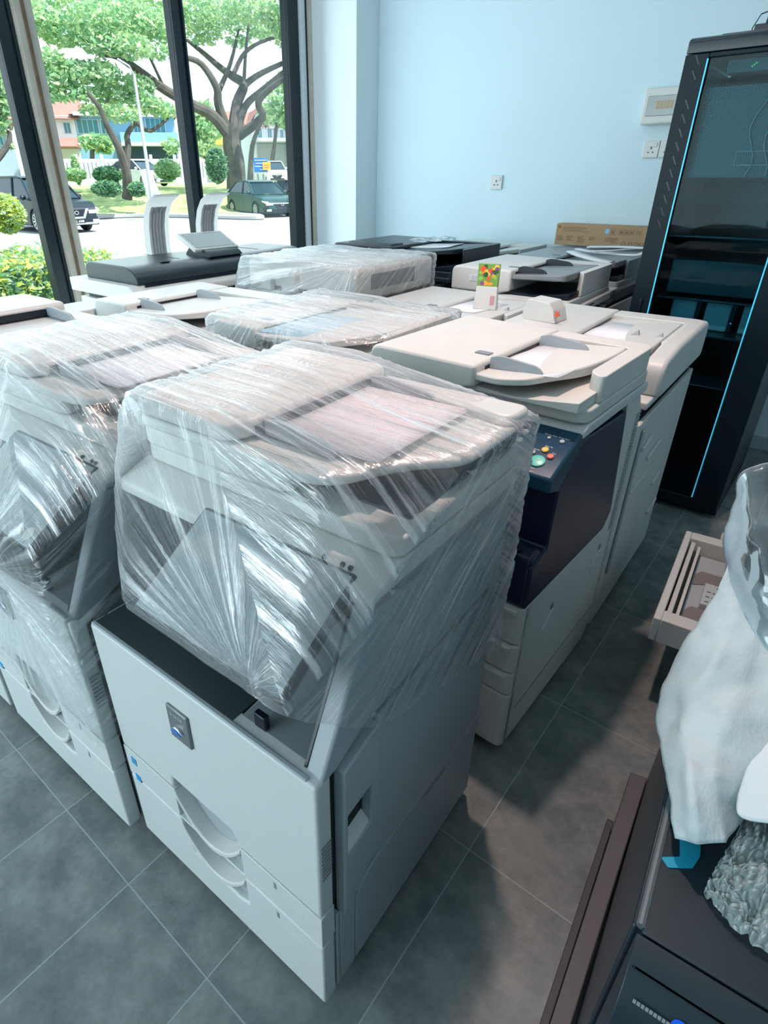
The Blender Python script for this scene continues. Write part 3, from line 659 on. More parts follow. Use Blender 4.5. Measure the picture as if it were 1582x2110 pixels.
TRANS = mat('translucent_ribbed_plastic', (.74, .74, .73), .4)
n = TRANS.node_tree; tl = n.nodes.new('ShaderNodeBsdfTranslucent'); tl.inputs[0].default_value = (.80, .79, .78, 1); mx = n.nodes.new('ShaderNodeMixShader'); mx.inputs[0].default_value = .75
n.links.new(n.nodes['Principled BSDF'].outputs[0], mx.inputs[1]); n.links.new(tl.outputs[0], mx.inputs[2]); n.links.new(mx.outputs[0], n.nodes['Material Output'].inputs[0])
# ---- wide-format printer by the window (long side along y)
t = cH = thing('wide_format_printer', 'wide-format printer with dark lid, two ribbed trays and a touch screen, by the window', 'printer', (-2.54, 1.56, 0))
L_ = 1.20
box('stand_body', (-.52, 0, .02, L_-.02, .05, .90), WHITE, t, .006)
MB().prism([(-.53, .90), (.02, .90), (.02, .955), (0, .965), (-.53, .965)], 'y', 0, L_).build('lower_shelf', WHITE, t, .006)
box('paper_gap', (-.50, .005, .03, L_-.03, .965, .995), DARK, t, .002)
MB().prism(rpoly([(-.55, .995), (.03, .995), (.03, 1.03), (-.02, 1.058), (-.55, 1.058)], [0, .01, .01, .01, 0]), 'y', -.03, L_+.02).build('upper_body', WHITE, t, .006, 3)
MB().prism(rpoly([(-.16, 1.0), (.045, .98), (.05, 1.02), (-.03, 1.066), (-.12, 1.07)], [0, .02, .02, .04, 0]), 'y', .13, .27).build('front_latch', WHITE, t, .008, 3)
MB().prism(rpoly([(-.46, 1.058), (-.01, 1.058), (-.02, 1.10), (-.09, 1.135), (-.42, 1.135), (-.46, 1.12)], [0, .01, .04, .06, .02, .02], 6), 'y', .02, 1.16).build('scanner_lid', DARK, t, .008, 3)
box('lid_gap', (-.005, .004, .05, 1.14, 1.05, 1.062), BLACK, t, 0)
box('lid_button', (-.12, -.09, .22, .27, 1.134, 1.137), BLACK, t, .001)
MB().box(-.46, -.14, .36, .362, 1.1345, 1.1365).box(-.46, -.14, .90, .902, 1.1345, 1.1365).build('lid_seam', BLACK, t, 0)
for y0 in (.43, .78):
    prof = [(-.53, 1.04), (-.535, 1.16), (-.525, 1.26), (-.50, 1.33), (-.455, 1.385), (-.385, 1.42)]
    vs = []; fs = []; N = 24; Q = []
    for i in range(len(prof)-1):
        for k in range(4):
            s = k/4; Q.append((prof[i][0]*(1-s)+prof[i+1][0]*s, prof[i][1]*(1-s)+prof[i+1][1]*s))
    Q.append(prof[-1])
    for x, z in Q:
        for k in range(N+1):
            f = k/N; rib = .006*abs(sin(f*pi*5)); vs.append((x+rib, y0+.155*f, z-rib*.2))
    for i in range(len(Q)-1):
        for k in range(N): fs.append((i*(N+1)+k, (i+1)*(N+1)+k, (i+1)*(N+1)+k+1, i*(N+1)+k+1))
    o = MB().add(vs, fs).build('ribbed_paper_tray', TRANS, t, 0, fix=False, ang=25); s = o.modifiers.new('s', 'SOLIDIFY'); s.thickness = .006; s.offset = -1
    p2 = [(x+.008, z+.004) for x, z in prof[:4]]
    vs = []; fs = []
    for x, z in Q[:15]:
        for k in range(N+1):
            f = k/N; rib = .006*abs(sin(f*pi*5)); vs.append((x+rib+.010, y0+.028+.10*f, z+rib*.4))
    for i in range(14):
        for k in range(N): fs.append((i*(N+1)+k, (i+1)*(N+1)+k, (i+1)*(N+1)+k+1, i*(N+1)+k+1))
    MB().add(vs, fs).build('inner_flap', mat('brownish_flap', (.58, .54, .52), .5), o, 0, fix=False, ang=25)
tb = MB().box(-.085, .085, -.14, .14, -.010, .010).build('touch_screen', WHITE, t, .006, 3)
tb.location = (-.20, .60, 1.195); tb.rotation_euler = (0, radians(24), radians(-4))
MB().box(-.072, .072, -.122, .122, .009, .0115).build('display', DSCREEN, tb, .001)
MB().prism(rpoly([(-.28, 1.13), (-.06, 1.13), (-.10, 1.16), (-.22, 1.19)], .02), 'y', .50, .72).build('screen_foot', DARK, t, .006)

# ---------------------------------------------------------------- server rack
t = cR = thing('server_rack', 'tall black server rack with glass door and bright blue edge lines', 'server rack', (-.787, 3.08, 0))
RW, RD, RH = .60, .80, 1.965
RACKC = mat('rack_black_teal', (.002, .012, .020), .45, spec=.25)
bd_ = MB()
bd_.box(0, .012, .03, RD, .03, RH-.06); bd_.box(RW-.012, RW, .03, RD, .03, RH-.06)
bd_.box(.012, RW-.012, RD-.012, RD, .03, RH-.06); bd_.box(0, RW, .03, RD, .0, .05)
bd_.build('rack_body', BLACK, t, .003)
tc_ = MB().prism(rpoly([(.0, RH-.055), (.0, RH-.012), (.03, RH), (RD, RH), (RD, RH-.055)], [.004, .01, .01, 0, 0]), 'x', -.004, RW+.004).build('rack_top', DARK, t, .004)
MB().box(.10, RW-.02, .04, .30, RH-.001, RH+.003).build('top_mesh', mat('reddish_mesh', (.16, .10, .11), .6, bump=.6, bscale=300), tc_, 0)
dr = MB()
dr.box(0, .086, -.02, .025, .03, RH-.06); dr.box(.486, RW, -.02, .025, .03, RH-.06); dr.box(.086, .486, -.02, .025, .03, .085); dr.box(.086, .486, -.02, .025, RH-.075, RH-.06)
dr = dr.build('door_frame', RACKC, t, .003)
box('glass', (.09, .482, -.010, -.004, .085, RH-.075), SMOKED, dr, 0)
LED = mat('blue_light_strip', (.05, .5, .7), .4, emit=(.06, .55, .85), estr=.6)
for x in (.083, .483): box('blue_strip', (x-.0025, x+.0025, -.023, -.019, .09, RH-.078), LED, dr, 0)
for k in range(13):
    if k == 2: continue
    z = 1.87 - .0485*k; MB().prism([(.052, z), (.058, z), (.040, z+.032), (.034, z+.032)], 'y', -.0212, -.019).build('vent_slot', BLACK, dr, 0)
box('door_latch', (.036, .050, -.034, -.019, .915, .99), BLACK, dr, .004); box('latch_tip', (.036, .050, -.037, -.030, .915, .925), CHROME, dr, .001)
# contents behind the glass
def dev(name, z0, z1, m, x0=.06, x1=.54, y0=.06, y1=.5): return box(name, (x0, x1, y0, y1, z0, z1), m, t, .003)
sw = dev('network_switch', 1.84, 1.885, mat('switch_grey', (.07, .08, .08), .4), .14)
GLED = mat('green_led', (.0, .5, .1), .4, emit=(.05, 1, .2), estr=.8); BLED = mat('blue_led', (.02, .2, .8), .4, emit=(.05, .3, 1), estr=2)
for k in range(3): box('green_light', (.225+.006*k, .229+.006*k, .055, .0605, 1.855+.005*k, 1.859+.005*k), GLED, sw, 0)
text('device_lettering', 'H3C', .034, PAPER, (.335, .056, 1.868), (radians(90), 0, 0), sw)
box('patch_panel', (.06, .54, .055, .09, 1.48, 1.80), DARK, t, .002)
pf = MB(); pf.ring(rect(.255, .38, 1.525, 1.575), rect(.257, .378, 1.527, 1.573), 'y', .050, .0545)
pf.build('label_plate_outline', GREYTXT, t, 0)
for z in (1.0, .62, 1.26): dev('shelf', z-.01, z, DARK, .03, .57, .05, .6)
for k, x in enumerate((.20, .345, .495)):
    d_ = thing('network_device', ['pale grey router standing leftmost in the lit lower rack shelf', 'pale grey router standing mid shelf in the rack, blue light on', 'pale grey router standing rightmost on the rack shelf'][k], 'router', (-.787+x, 3.24, 1.0-.15), 0, 'routers inside the server rack')
    box('casing', (-.06, .045, 0, .05, 0, .145), mat('router_grey', (.62, .66, .68), .4), d_, .006)
    box('front_strip', (.047, .065, 0, .05, 0, .145), DARK, d_, .004); box('blue_light', (.054, .058, -.003, .0, .04, .045), BLED, d_, 0)
box('shelf', (.03, .57, .05, .6, .838, .848), DARK, t, .002)
mo = dev('storage_unit', 1.02, 1.16, DARK, .12, .50)
box('power_light', (.235, .238, -.0075, -.0035, .255, .259), GLED, t, 0)
box('power_light', (.247, .25, -.0075, -.0035, .14, .144), GLED, t, 0)
pw = MB().ring(rect(.20, .252, .135, .225), rect(.2015, .2505, .1365, .2235), 'y', -.012, -.0105)
pw.build('etched_frame', MGREY, t, 0)
cb_ = MB()
for x, m_, s in ((.36, .02, 0), (.30, .03, 1)):
    cb_.tube([(x+.02*sin(k*.9+s), .045, 1.80-.035*k) for k in range(10)], .003, 6)
cb_.build('hanging_cable', MGREY, t, 0)
lb = MB(); lb.tube([(.175, .18, RH), (.170, .18, RH+.03), (.185, .20, RH+.075), (.24, .25, RH+.10), (.34, .3, RH+.11)], .0022, 6)
lb = lb.build('cable', DARK, None, 0); lb.location = (-.787, 3.08, 0); tag(lb, 'thin black cable looping above the server rack', 'cable')
an = thing('antenna_box', 'small black device with a stub antenna on top of the server rack', 'network device', (-.53, 3.15, RH+.003))
box('casing', (-.06, .10, 0, .10, 0, .022), BLACK, an, .003); MB().tube([(-.03, .05, .02), (-.028, .05, .06), (.0, .06, .075)], [.006, .005, .004], 8).build('stub', BLACK, an, 0)

# ---------------------------------------------------------------- things right of the aisle
# pulled-out paper tray
t = thing('paper_tray', 'grey paper tray pulled out over the aisle, with size labels inside', 'paper tray', (-.163, 1.645, .245), 4.1)
TW, TL_, TH = .20, .60, .085
tg = mat('tray_white', (.60, .60, .57), .5); tg2 = mat('tray_grey', (.34, .35, .35), .5)
box('front_panel', (0, .022, 0, TL_, 0, TH), WHITE, t, .004)
box('floor', (.02, TW, .02, TL_-.02, 0, .008), tg2, t, .002)
box('near_wall', (.022, TW, 0, .055, 0, TH), tg, t, .003); box('far_wall', (.022, TW, TL_-.05, TL_, 0, TH), tg, t, .003); box('far_wall_ledge', (.11, TW, TL_, TL_+.05, .04, TH+.005), tg, t, .003)
box('inner_rail', (.028, .042, .06, TL_-.06, .0, TH-.008), tg, t, .002); box('inner_rail', (.052, .062, .06, TL_-.06, .0, TH-.02), CREAM, t, .002)
box('lift_plate', (.065, TW, .06, TL_-.06, .008, .03), mat('plate_grey', (.42, .46, .47), .5), t, .002)
for y in (.10, .33):
    MB().prism(rpoly([(.07, y), (.10, y+.02), (TW, y+.02), (TW, y+.10), (.085, y+.10), (.07, y+.07)], .008), 'z', .03, .034).build('lift_cutout', mat('warm_grey_card', (.23, .20, .20), .7), t, .001)
g2 = box('size_guide', (.105, TW-.02, .20, .33, .03, .055), mat('guide_grey', (.50, .55, .56), .5), t, .003)
for k in range(3):
    for j in range(4): box('size_mark', (.115+.017*j, .126+.017*j, .215+.03*k, .219+.03*k, .0551, .0556), DARK, g2, 0)
MB().ring([(.15+.010*cos(a*pi/8), .31+.010*sin(a*pi/8)) for a in range(16)], [(.15+.007*cos(a*pi/8), .31+.007*sin(a*pi/8)) for a in range(16)], 'z', .0551, .0560).build('round_mark', DARK, g2, 0)
g3 = box('size_guide', (.125, TW-.01, .065, .11, .03, .05), mat('guide_grey', (.5, .55, .56)), t, .003)
for j in range(5): box('size_mark', (.13+.012*j, .138+.012*j, .08, .10, .0501, .0506), MGREY, g3, 0)

t = thing('paper_deck', 'low black machine base that the open paper tray slides out of', 'machine base', (.010, 1.59, 0), 4.1)
dk = MB(); dk.box(.02, .55, .0, .72, .0, .23); dk.box(.02, .55, .0, .055, .23, .36); dk.box(.02, .55, .67, .72, .23, .36); dk.box(.02, .55, 0, .72, .36, .40); dk.box(.3, .55, .055, .67, .23, .36)
dk.build('deck_body', BLACK, t, .004); box('deck_top', (.03, .54, .01, .71, .40, .408), DARK, t, .003)

# black copier at the lower right
t = cS = thing('photocopier', 'black copier in the lower right corner with blue tape on its top', 'photocopier', (.0366, .492, 0), 4.1)
SW, SD, ST = .60, .86, .655
ds = mat('charcoal_panel', (.012, .026, .036), .42, bump=.05)
box('body', (.004, SW, .04, SD, .03, ST-.012), BLACK, t, .006)
box('side_panel', (-.003, .005, .055, SD-.02, .0, ST-.015), DARK, t, .003)
MB().prism(rpoly([(0, ST-.012), (SD, ST-.012), (SD, ST), (.043, ST), (.043, ST-.012)], 0), 'x', .008, SW).build('top_panel', ds, t, .003)
MB().tube([(.006, .05, ST-.002), (.006, SD, ST-.002)], .006, 10).build('edge_rail', mat('edge_rail_grey', (.10, .13, .14), .4), t, 0)
prf = [(.040, ST-.001), (.0, ST-.012), (-.03, ST-.045), (-.045, ST-.10), (-.045, .08), (.038, .08)]
MB().prism(rpoly(prf, [.003, .03, .04, .04, .01, .0], 6), 'x', .003, SW).build('front_cover', ds, t, .004)
tilt_ = radians(48)
lt = MB()
for k in range(9): lt.box(-.020+.0046*k, -.0165+.0046*k, -.0022, .0022, 0, .0004)
lt = lt.build('small_print', MGREY, t, 0); lt.location = (.038, -.0225, ST-.0305); lt.rotation_euler = (tilt_, 0, 0)
em = MB().lathe([(0, 0), (.010, 0), (.010, .0015), (0, .002)], (0, 0, 0), 'z', 24).build('globe_emblem', mat('emblem_blue', (.01, .10, .7), .2, emit=(0, .08, .5), estr=.15), t, 0); em.location = (.069, -.020, ST-.032); em.rotation_euler = (tilt_, 0, 0)
bt = MB(); bt.prism(rpoly([(.009, .157), (.020, .147), (.048, .166), (.054, .19), (.05, .225), (.024, .215), (.031, .173)], .003), 'z', ST+.0005, ST+.0018)
bt.build('blue_tape', mat('blue_tape', (.01, .34, .52), .5), t, 0)
# scanner head of that copier, standing on a rear column
box('rear_column', (.14, SW, .46, SD, ST, .93), BLACK, t, .006)
box('scanner_head', (.12, SW, .34, SD, .80, .93), DARK, t, .01)

# brown boards on the floor along the black copier
o = MB().prism([(-.002, .40), (.029, .40), (-.027, 1.325), (-.068, 1.315)], 'z', 0, .045).build('floor_board', mat('taupe_board', (.115, .108, .115), .55), None, .003); tag(o, 'long taupe board on the floor along the black copier', 'board')
o = MB().prism([(-.020, .42), (-.004, .42), (-.058, 1.15), (-.074, 1.15)], 'z', 0, .032).build('floor_board', mat('dark_taupe_board', (.06, .056, .062), .55), None, .002); tag(o, 'narrow darker board lying on the aisle side of the taupe one', 'board')

# foam sheet and plastic bag wrapped over the scanner head
def sheet_mesh(name, label, cat, cols, m, th=.003, sub=2, amp=.004, seed=1, simple=False):
    """cloth-like sheet from a grid of 3D points, subdivided and crumpled"""
    R_, K_ = len(cols), len(cols[0]); vs = [p for c in cols for p in c]
    fs = [(i*K_+j, (i+1)*K_+j, (i+1)*K_+j+1, i*K_+j+1) for i in range(R_-1) for j in range(K_-1)]
    o = MB().add(vs, fs).build(name, m, None, 0, fix=False, ang=80)
    s = o.modifiers.new('sub', 'SUBSURF'); s.levels = s.render_levels = sub+1
    if simple: s.subdivision_type = 'SIMPLE'
    tx = bpy.data.textures.new(name+'_n', 'CLOUDS'); tx.noise_scale = .05
    d = o.modifiers.new('d', 'DISPLACE'); d.texture = tx; d.strength = amp*2.5*(2.2 if simple else 1); d.mid_level = .5
    d2 = o.modifiers.new('s', 'SOLIDIFY'); d2.thickness = th
    tag(o, label, cat); return o
FOAM = mat('white_foam_sheet', (.50, .58, .60), .8, bump=.5, bscale=220, var=.06, vscale=25, stretch=(1, 1, .25))
def ray(px, py): return cd*FPX + cr*(px-706.7) - cu*(py-1025.7)
def at(px, py, y):
    v = ray(px, py); return tuple(v*(y/v.y) + Vector((0, 0, HCAM)))
F_ = [[at(1510, 1130, 1.0), at(1482, 1215, .96), at(1420, 1310, .92), at(1360, 1425, .90), at(1353, 1480, .87), at(1366, 1560, .78), at(1380, 1650, .71), at(1392, 1728, .665)],
      [at(1540, 1180, 1.0), at(1515, 1260, .93), at(1475, 1360, .86), at(1425, 1440, .82), at(1412, 1510, .78), at(1420, 1580, .72), at(1428, 1655, .68), at(1436, 1738, .655)],
      [at(1600, 1220, 1.0), at(1580, 1310, .92), at(1545, 1400, .86), at(1500, 1470, .80), at(1478, 1540, .76), at(1472, 1600, .72), at(1480, 1660, .70), at(1496, 1736, .67)],
      [at(1680, 1250, 1.0), at(1680, 1340, .92), at(1660, 1440, .86), at(1620, 1510, .82), at(1590, 1560, .79), at(1560, 1610, .77), at(1540, 1650, .75), at(1535, 1690, .73)]]
sheet_mesh('foam_sheet', 'white foam sheet draped over the head of the black copier', 'foam sheet', F_, FOAM, .002, 2, .003, simple=True)
F2 = [[at(1560, 1535, .80), at(1545, 1570, .77), at(1530, 1620, .74), at(1508, 1688, .70)],
      [at(1600, 1530, .80), at(1590, 1570, .77), at(1580, 1620, .735), at(1570, 1696, .695)],
      [at(1660, 1520, .80), at(1660, 1570, .77), at(1660, 1620, .735), at(1660, 1706, .69)]]
sheet_mesh('foam_sheet', 'smaller bright foam flap at the right edge, overlapping the big foam sheet', 'foam sheet', F2, mat('bright_foam', (.60, .66, .69), .75, bump=.3, bscale=200), .003, 2, .002)
# plastic-bagged display standing on the copier
bgm = thing('bagged_display', 'dark panel standing at the right edge in a clear plastic bag', 'bagged panel', at(1612, 1250, 1.0))
pnl = MB().box(-.055, .12, -.010, .010, -.13, .13).build('dark_panel', DARK, bgm, .008); pnl.rotation_euler = (0, radians(5), radians(-12))
bg_ = [[at(1520, 985, 1.05), at(1500, 1060, 1.04), at(1488, 1140, 1.0), at(1500, 1230, .97), at(1520, 1310, .94), at(1560, 1352, .93)],
       [at(1545, 962, 1.05), at(1530, 1050, 1.0), at(1520, 1140, .96), at(1535, 1230, .93), at(1550, 1300, .91), at(1580, 1360, .90)],
       [at(1585, 950, 1.06), at(1580, 1050, 1.0), at(1575, 1140, .95), at(1580, 1230, .92), at(1590, 1300, .90), at(1610, 1375, .89)],
       [at(1680, 940, 1.08), at(1680, 1050, 1.02), at(1680, 1140, .96), at(1680, 1230, .93), at(1680, 1300, .91), at(1690, 1380, .90)]]
b_ = sheet_mesh('plastic_bag', 'clear glossy plastic bag around the panel at the right edge', 'plastic bag', bg_, FILM2, .0008, 2, .008)
b_.modifiers['s'].thickness = .0004
bag2 = [[at(1505, 1040, 1.0), at(1470, 1105, .98), at(1455, 1160, .96)], [at(1530, 1090, .98), at(1500, 1130, .95), at(1490, 1190, .93)], [at(1570, 1120, .97), at(1545, 1165, .94), at(1530, 1220, .92)]]
# bubble wrap heap
bw_ = MB(); random.seed(11)
bub = mat('bubble_wrap', (.50, .60, .60), .12, spec=1, bump=.5, bscale=60)
n = bub.node_tree; tr_ = n.nodes.new('ShaderNodeBsdfTransparent'); mx = n.nodes.new('ShaderNodeMixShader'); mx.inputs[0].default_value = .42
n.links.new(n.nodes['Principled BSDF'].outputs[0], mx.inputs[1]); n.links.new(tr_.outputs[0], mx.inputs[2]); n.links.new(mx.outputs[0], n.nodes['Material Output'].inputs[0])
F3 = [[(.093, .632, .664), (.094, .645, .672), (.096, .66, .675), (.10, .69, .67)],
      [(.112, .615, .665), (.110, .64, .70), (.108, .68, .70), (.108, .74, .69)],
      [(.145, .605, .665), (.142, .65, .715), (.138, .71, .72), (.13, .80, .70)],
      [(.175, .60, .665), (.18, .66, .72), (.18, .74, .73), (.18, .82, .70)],
      [(.22, .60, .665), (.23, .66, .71), (.24, .76, .72), (.24, .84, .70)]]
def bubble_sheet(cols, name, label):
    # bilinear-interpolated surface with a hexagonal field of small domes
    def S(u, v):
        R_, K_ = len(cols)-1, len(cols[0])-1; a = min(int(u*R_), R_-1); b = min(int(v*K_), K_-1); s = u*R_-a; t_ = v*K_-b
        s = s*s*(3-2*s); P = lambda i, j: Vector(cols[i][j])
        return P(a, b)*(1-s)*(1-t_)+P(a+1, b)*s*(1-t_)+P(a, b+1)*(1-s)*t_+P(a+1, b+1)*s*t_
    NU, NV = 170, 180; vs = []; fs = []
    for i in range(NU+1):
        for j in range(NV+1):
            u, v = i/NU, j/NV; p = S(u, v); q_ = Vector((u*7, v*8, 2)); p.z += .018*noise.noise(q_) + .005*noise.noise(q_*2.7); p.x += .005*noise.noise(q_*1.7+Vector((9, 0, 0))); p.y += .005*noise.noise(q_*1.9+Vector((0, 7, 0)))
            a = u*19; b = v*21 + (.5 if int(a) % 2 else 0); rr = ((a % 1-.5)**2+(b % 1-.5)**2)**.5
            h = .0055*sqrt(max(0, 1-(rr/.46)**2)); p.z += h; p.x -= h*.3; p.y -= h*.3
            vs.append(p)
    for i in range(NU):
        for j in range(NV): fs.append((i*(NV+1)+j, (i+1)*(NV+1)+j, (i+1)*(NV+1)+j+1, i*(NV+1)+j+1))
    o = MB().add(vs, fs).build(name, bub, None, 0, fix=False, ang=80); tag(o, label, 'bubble wrap'); return o
bubble_sheet(F3, 'bubble_wrap', 'crumpled bubble wrap heap on top of the black copier')

# ---------------------------------------------------------------- stretch film around the copiers
def film(label, pts, root, cutz, fan=None, edge=.0115, amp=.0075, inflate=1.008, rdir=(.82, .57), m=FILM, seed=0):
    bm = bmesh.new()
    for p in pts: bm.verts.new(p)
    r = bmesh.ops.convex_hull(bm, input=bm.verts)
    dead = [g for g in r['geom_interior'] + r['geom_unused'] if isinstance(g, bmesh.types.BMVert)]
    bmesh.ops.delete(bm, geom=list(set(dead)), context='VERTS')
    bmesh.ops.recalc_face_normals(bm, faces=bm.faces)
    lower = [f for f in bm.faces if f.normal.z < -.25 and max(v.co.z for v in f.verts) <= cutz]
    bmesh.ops.delete(bm, geom=lower, context='FACES')
    lay = bm.faces.layers.int.new('reg')
    for f in bm.faces:
        n_ = f.normal; f[lay] = 0 if n_.z > .55 else (1 if n_.x > .6 else (2 if n_.y < -.25 else 3))
    for it in range(9):
        es = [e for e in bm.edges if e.calc_length() > edge*1.5]
        if not es: break
        bmesh.ops.subdivide_edges(bm, edges=es, cuts=1); bmesh.ops.triangulate(bm, faces=bm.faces)
    for _ in range(4): bmesh.ops.smooth_vert(bm, verts=[v for v in bm.verts if not v.is_boundary], factor=.5, use_axis_x=True, use_axis_y=True, use_axis_z=True)
    bm.normal_update()
    fx, fy, fz = fan if fan else (0, 0, .9)
    def uvof(p, reg):
        if reg == 0: return (p.y*1.0+p.x*.06, p.x)
        if reg == 1: return (-p.y*rdir[1]+p.z*rdir[0], p.y*rdir[0]+p.z*rdir[1])
        if reg == 2:
            dx, dz = p.x-fx, (p.z-fz)+(p.y-fy)*.3; a = atan2(dz, dx); return (a*.22, hypot(dx, dz)*.7)
        return (p.z+.4*p.x, p.x+p.y)
    uvl = bm.loops.layers.uv.new('fold')
    disp = {}
    for v in bm.verts:
        if not v.link_faces: continue
        regs = [f[lay] for f in v.link_faces]; reg = max(set(regs), key=regs.count)
        a, b = uvof(v.co, reg)
        k = 1 - abs(noise.noise(Vector((a*42, b*2.0, seed+reg*7))))*2
        k2 = noise.noise(Vector((a*9, b*3.2, seed+reg*5+3)))
        disp[v] = (k*.5+.5)**2*amp + k2*amp*1.1 + .004
    for v, d in disp.items(): v.co += v.normal*d
    for f in bm.faces:
        f.smooth = True
        for l in f.loops: l[uvl].uv = uvof(l.vert.co, f[lay])
    me = bpy.data.meshes.new('stretch_wrap'); bm.to_mesh(me); bm.free(); me.materials.append(m)
    o = bpy.data.objects.new('stretch_wrap', me); C.objects.link(o); o.parent = root; o['label'] = label; return o
topA = [(-.605, .175, 1.145), (-.36, .17, 1.15), (-.12, .18, 1.11), (.004, .38, 1.105), (.008, .45, 1.10), (.010, .655, 1.10), (-.40, .66, 1.15), (-.61, .655, 1.145)]
film('clear stretch film wrapping the top, touch panel and side of the foreground copier',
     topA + [(-.615, .125, .965), (-.612, .64, .96), (.010, .125, .965), (-.39, -.015, .865), (-.03, -.018, .865), (-.10, .02, .735), (.012, .13, .74), (.008, .64, .52), (-.60, .64, .75), (-.39, .0, .845), (-.608, .25, .80)],
     cA, .97, fan=(-.10, -.01, .87), seed=1)
film('clear stretch film around the left copier, reaching down to its drawers',
     topA + [(-.612, .125, .965), (-.612, .64, .96), (.010, .125, .965), (-.39, -.015, .865), (-.03, -.018, .865), (-.08, -.006, .71), (.008, -.006, .35), (-.61, -.006, .36), (.008, .64, .45), (-.608, .64, .45)],
     cB, .5, fan=(-.25, -.01, .75), seed=5)
film('clear stretch film over the second-row copier with the blue sheets',
     [(-.63, .09, 1.085), (-.60, .09, 1.09), (-.40, .085, 1.088), (-.07, .11, 1.08), (.01, .22, 1.07), (.012, .69, 1.08), (-.63, .69, 1.09), (-.63, .04, .90), (.008, .04, .92), (.01, .69, .88), (-.63, .69, .88)],
     cF, .93, fan=(-.3, 0, 1.3), seed=9)
film('clear stretch film around the boxy copier in the third row',
     [(-.69, .02, 1.155), (.012, .04, 1.16), (.012, .67, 1.16), (-.69, .67, 1.16), (-.70, -.04, .95), (.01, -.04, .95), (.012, .67, .90), (-.69, .67, .90), (-.3, -.07, 1.0)],
     cI, .97, fan=(.0, 0, 1.2), seed=13)

# ---------------------------------------------------------------- outdoors
def atd(px, py, D):
    v = ray(px, py); return v*(D/hypot(v.x, v.y)) + Vector((0, 0, HCAM))
def frame(px, py, D, rz=0):
    """position, facing rotation and metres per pixel at a spot seen down the street"""
    p = atd(px, py, D); s = (atd(px+1, py, D)-atd(px, py, D)).length; a = atan2(p.x, p.y)
    return p, -a + radians(rz), s
GZ = -.15
ASPH = mat('asphalt', (.34, .35, .37), .9, var=.12, vscale=3)
GRASS = mat('grass', (.32, .40, .16), .95, var=.35, vscale=1.5)
struct(MB().box(-120, XW-.12, -40, 110, -.5, GZ).build('ground_road', ASPH, None, 0))
struct(MB().box(-120, 20, YN+.3, 110, -.52, GZ-.002).build('ground_far', ASPH, None, 0))
struct(MB().box(XW-.1, XE+.1, YS-12, YS, -.3, -.02).build('ground_front', mat('pavement', (.35, .36, .36), .9), None, 0))
VP_ = [(-75, -25), (-25.5, -25), (-26.5, 12), (-27.2, 16.6), (-25, 18.0), (-21.2, 18.7), (-20.4, 19.1), (-21.0, 19.7), (-24.5, 20.2), (-30, 21.5), (-33, 30), (-50, 60), (-75, 60)]
struct(MB().prism(rpoly(VP_, [0, 0, 2, 2, 1, .5, .4, .4, 1, 1, 1, 0, 0]), 'z', GZ, -.03).build('grass_verge', GRASS, None, 0))
kb = MB(); kp = rpoly(VP_, [0, 0, 2, 2, 1, .5, .4, .4, 1, 1, 1, 0, 0])
kb.tube([(x, y, -.06) for x, y in kp if x > -40], .10, 6); struct(kb.build('kerb', mat('kerb_stone', (.42, .43, .42), .9), None, 0))
bk = MB(); vs = []; fs = []
rs = [(31.5, -.02), (33, .10), (35, .45), (37, .75), (41, .95), (100, 1.0)]
for i in range(27):
    a = radians(-84 + 1.6*i)
    for r_, z in rs: vs.append((sin(a)*r_, cos(a)*r_, z))
for i in range(26):
    for j in range(5): fs.append((i*6+j, i*6+j+1, i*6+6+j+1, i*6+6+j))
struct(bk.add(vs, fs).build('grass_bank', GRASS, None, 0))
pts = [atd(px, py, 30) for px, py in ()]
struct(MB().prism([(-27.6, -10), (-26.9, -10), (-28.4, 16.5), (-29.2, 16.5)], 'z', -.03, -.015).build('footpath', mat('path', (.55, .52, .38), .9), None, 0))

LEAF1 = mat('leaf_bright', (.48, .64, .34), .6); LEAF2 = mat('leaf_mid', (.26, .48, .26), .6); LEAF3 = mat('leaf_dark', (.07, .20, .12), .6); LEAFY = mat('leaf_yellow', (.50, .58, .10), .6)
for m_ in (LEAF1, LEAF2, LEAF3, LEAFY):
    n = m_.node_tree; b = n.nodes['Principled BSDF']; o_ = n.nodes['Material Output']
    tl = n.nodes.new('ShaderNodeBsdfTranslucent'); tl.inputs[0].default_value = b.inputs['Base Color'].default_value
    mx = n.nodes.new('ShaderNodeMixShader'); mx.inputs[0].default_value = .4
    n.links.new(b.outputs[0], mx.inputs[1]); n.links.new(tl.outputs[0], mx.inputs[2]); n.links.new(mx.outputs[0], o_.inputs[0])
BARK = mat('bark', (.085, .08, .07), .9, var=.35, vscale=3, bump=.5, bscale=12)
def leaves(mb, c, rad, n, size, mis=(0,), shell=.5):
    c = Vector(c); n = int(n)
    for k in range(n):
        while True:
            p = Vector((random.uniform(-1, 1), random.uniform(-1, 1), random.uniform(-1, 1)))
            if shell < p.length < 1: break
        q = c + Vector((p.x*rad[0], p.y*rad[1], p.z*rad[2])); s = size*random.uniform(.6, 1.3)
        a = Vector((random.gauss(0, 1), random.gauss(0, 1), random.gauss(0, .6))).normalized(); b = a.cross(Vector((random.gauss(0, 1), random.gauss(0, 1), random.gauss(0, 1)))).normalized()
        mb.add([q-a*s, q+b*s*.45, q+a*s, q-b*s*.45], [(0, 1, 2, 3)], random.choice(mis))
